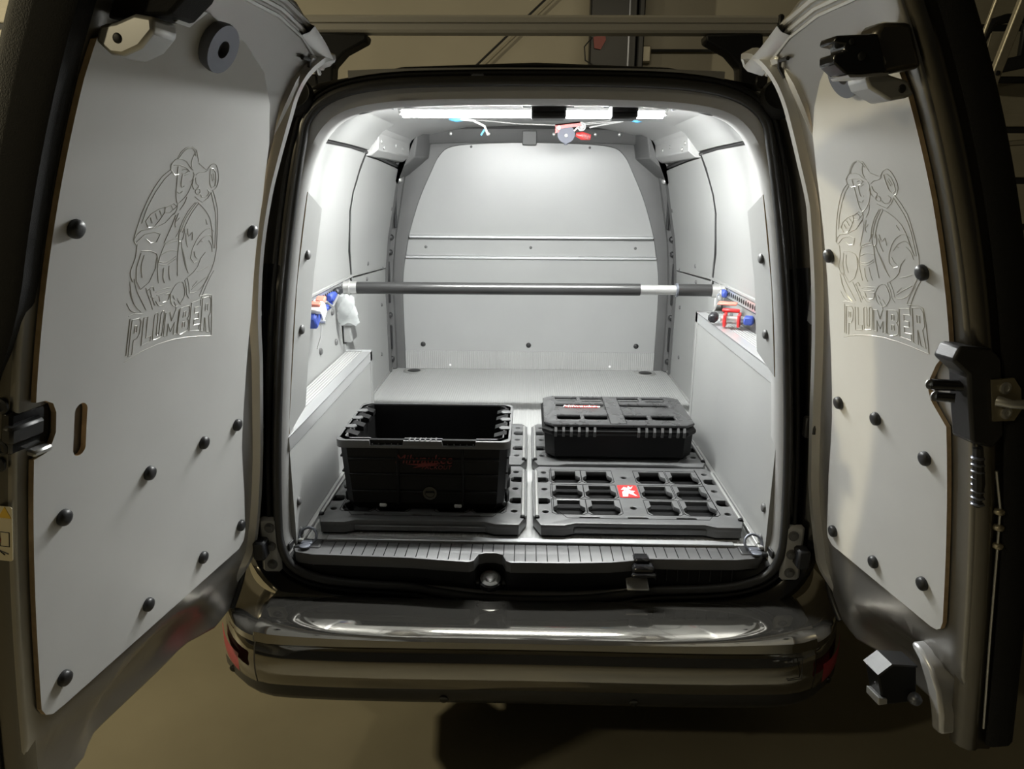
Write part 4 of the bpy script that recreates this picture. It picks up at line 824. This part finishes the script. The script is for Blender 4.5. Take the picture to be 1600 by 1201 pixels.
# ---- closed case
cs = thing('tool_case', 'closed low black case with pocketed lid and white-on-red lettering', 'tool case', (.288, .722, .6200))
cw, cd, chh = .248, .166, .126
def cring(w, d, z, c): return [Vector((x, y, z)) for x, y in ((-w + c, -d), (w - c, -d), (w, -d + c), (w, d - c), (w - c, d), (-w + c, d), (-w, d - c), (-w, -d + c))]
b = MB(); b.loft([cring(cw - .022, cd - .02, 0, .03), cring(cw - .012, cd - .010, .012, .03), cring(cw - .008, cd - .008, .085, .03)], True, True); b.build('case_body', M['cratepl'], cs, smooth=20)
b = MB(); b.loft([cring(cw - .004, cd - .004, .085, .03), cring(cw, cd, .092, .03), cring(cw, cd, .100, .03), cring(cw - .008, cd - .006, .108, .03)], True, True); b.build('lid_rim', M['cratepl'], cs, smooth=20)
lo = [(-cw + .034, -cd + .002), (cw - .034, -cd + .002), (cw - .006, -cd + .03), (cw - .006, cd - .03), (cw - .034, cd - .004), (-cw + .034, cd - .004), (-cw + .006, cd - .03), (-cw + .006, -cd + .03)]
pk = []
for x in (-.160, -.070, .060, .150):
    for y, h in ((.122, .050), (-.088, .050)): pk.append([(x + a * .076, y + c * h) for a, c in ((-.5, -.3), (-.5, .5), (.5, .5), (.5, -.3), (.36, -.5), (-.36, -.5))])
pk += [rrect(-.115, .050, .165, .030, .008, 3), rrect(.107, .050, .165, .030, .008, 3)]
sheet('lid', lo, pk, .113, .124, lambda x, y, w: (x, y, w), M['lidpl'], cs, bevel=.004)
b = MB(); b.box((-.004, -.005, .1245), (.050, .30, .003), ch=.001); b.build('lid_band', M['lidpl'], cs)
b = MB(); b.tube([(-.03, -.155, .1245), (-.03, .15, .1245)], .0012, 4); b.tube([(.022, -.155, .1245), (.022, .15, .1245)], .0012, 4); b.build('lid_line', M['cratepl'], cs)
for x in [-.205, -.18, -.155, -.13, -.105, -.08, .06, .085, .11, .135, .16, .185, .205]:
    b = MB(); b.prism([(-cd - .001, .100), (-cd + .012, .124), (-cd + .02, .112), (-cd + .01, .082), (-cd + .002, .082)], lambda y, z, w, x=x: (x + w, y - .004, z), -.004, .004); b.build('lid_rib', M['platepl'], cs, smooth=0)
b = MB(); b.prism([(-.070, .026), (.044, .026), (.048, .006), (-.066, .006)], lambda x, y, w: (x - .10, y + .010, .1245 + w), 0, .0012); bdg = b.build('badge', M['red'], cs, smooth=0)
text('lettering', 'Milwaukee', .030, lambda x, y, w: (x - .112, y + .026, .126 + w), M['white'], bdg, shear=.25)

# ================================================================== GARAGE THINGS BEHIND THE VAN
post = thing('lift_post', 'dark steel post behind the van roof with a red tag', 'post', (.676, 4.8, 0))
b = MB(); b.box((-.03, 0, 1.55), (.37, .16, 3.1), ch=.01); b.box((.19, 0, 1.55), (.05, .18, 3.1), ch=.01); b.build('column', M['gsteel'], post)
b = MB(); b.box((.09, -.09, 1.55), (.012, .02, 3.1)); b.build('column_ridge', M['steel'], post)
b = MB(); b.prism([(-.19, 2.62), (-.10, 2.66), (-.09, 2.60), (-.13, 2.53), (-.18, 2.54)], lambda x, z, w: (x, -.10 + w, z), 0, .01); b.build('red_tag', M['darkred'], post)
b = MB(); b.tube([(-.20, -.09, 2.62), (-.26, -.10, 2.55), (-.25, -.10, 2.45), (-.18, -.09, 2.41)], .006, 6); b.build('cable_loop', M['gsteel'], post)
pp = thing('wall_conduit', 'dark pipe with a junction box on the wall right of the post', 'pipe', (.95, 5.05, 2.55))
b = MB(); b.cyl((.0, 0, .03), (.75, 0, .03), .012, n=8); b.build('conduit', M['gsteel'], pp)
b = MB(); b.box((0, 0, 0), (.09, .08, .13), ch=.01); b.build('junction_box', M['gladder'], pp)
br = thing('wall_brace', 'slanting dark brace rods on the wall above the van roof', 'brace', (-.2, 5.06, 2.7))
for o, m_ in ((0, 'gsteel'), (.06, 'gladder')):
    b = MB(); b.cyl((-.32 + o, 0, -.28), (.36 + o, 0, .32), .009, n=8); b.build('rod', M[m_], br)
ld = thing('folding_ladder', 'aluminium ladder hung on a slant behind the right rear door', 'ladder', (1.80, 1.5, 1.65))
def lbar(p, q, w, t, name, m_):
    p, q = Vector(p), Vector(q); d = (q - p); L = d.length; d.normalize(); y = Vector((0, 1, 0)); x = d.cross(y).normalized()
    R = Matrix((x, y, d)).transposed(); b = MB(); b.box((p + q) / 2, (w, t, L), R, ch=.004); return b.build(name, M[m_], ld)
ra = lbar((-.03, 0, .015), (.318, 0, 1.455), .038, .03, 'ladder_rail', 'gladder')
rb2 = lbar((-.10, .02, .10), (.207, .02, 1.445), .012, .02, 'ladder_stay', 'gladder')
for t in (.05, .32, .66): 
    b = MB(); b.lathe(Vector((-.03, -.016, .015)).lerp(Vector((.16, -.016, .80)), t), (0, -1, 0), [(.010, 0), (.009, .004), (.003, .005)], 10); b.build('rail_bolt', M['gsteel'], ra)
b = MB(); b.box((.08, .01, .0), (.26, .03, .022), Matrix.Rotation(-.07, 3, 'Y'), ch=.003); b.build('ladder_step', M['gladder'], ld)
b = MB(); b.tube([(-.02, 0, .02), (-.05, 0, .05), (-.07, 0, .03), (-.02, 0, .0)], .008, 6); b.build('ladder_hook', M['gsteel'], ld)
dk = thing('door_opener_rail', 'black steel track frame high behind the right rear door', 'steel frame', (3.9, 4.7, 2.4))
b = MB(); b.box((.0, 0, .05), (1.3, .1, .10), Matrix.Rotation(-.2, 3, 'Y'), ch=.01); b.box((.15, .02, .42), (.40, .05, .75), ch=.01); b.build('track', M['gsteel'], dk)
b = MB(); b.tube([(-.42, 0, -.25), (-.36, 0, .20), (-.30, 0, .33), (-.20, 0, .36), (.2, 0, .37)], .035, 8); b.build('bent_pipe', M['gsteel'], dk)
b = MB(); b.tube([(-.39, -.06, -.2), (-.33, -.06, .24)], .006, 6); b.build('pipe_edge', M['gladder'], dk)
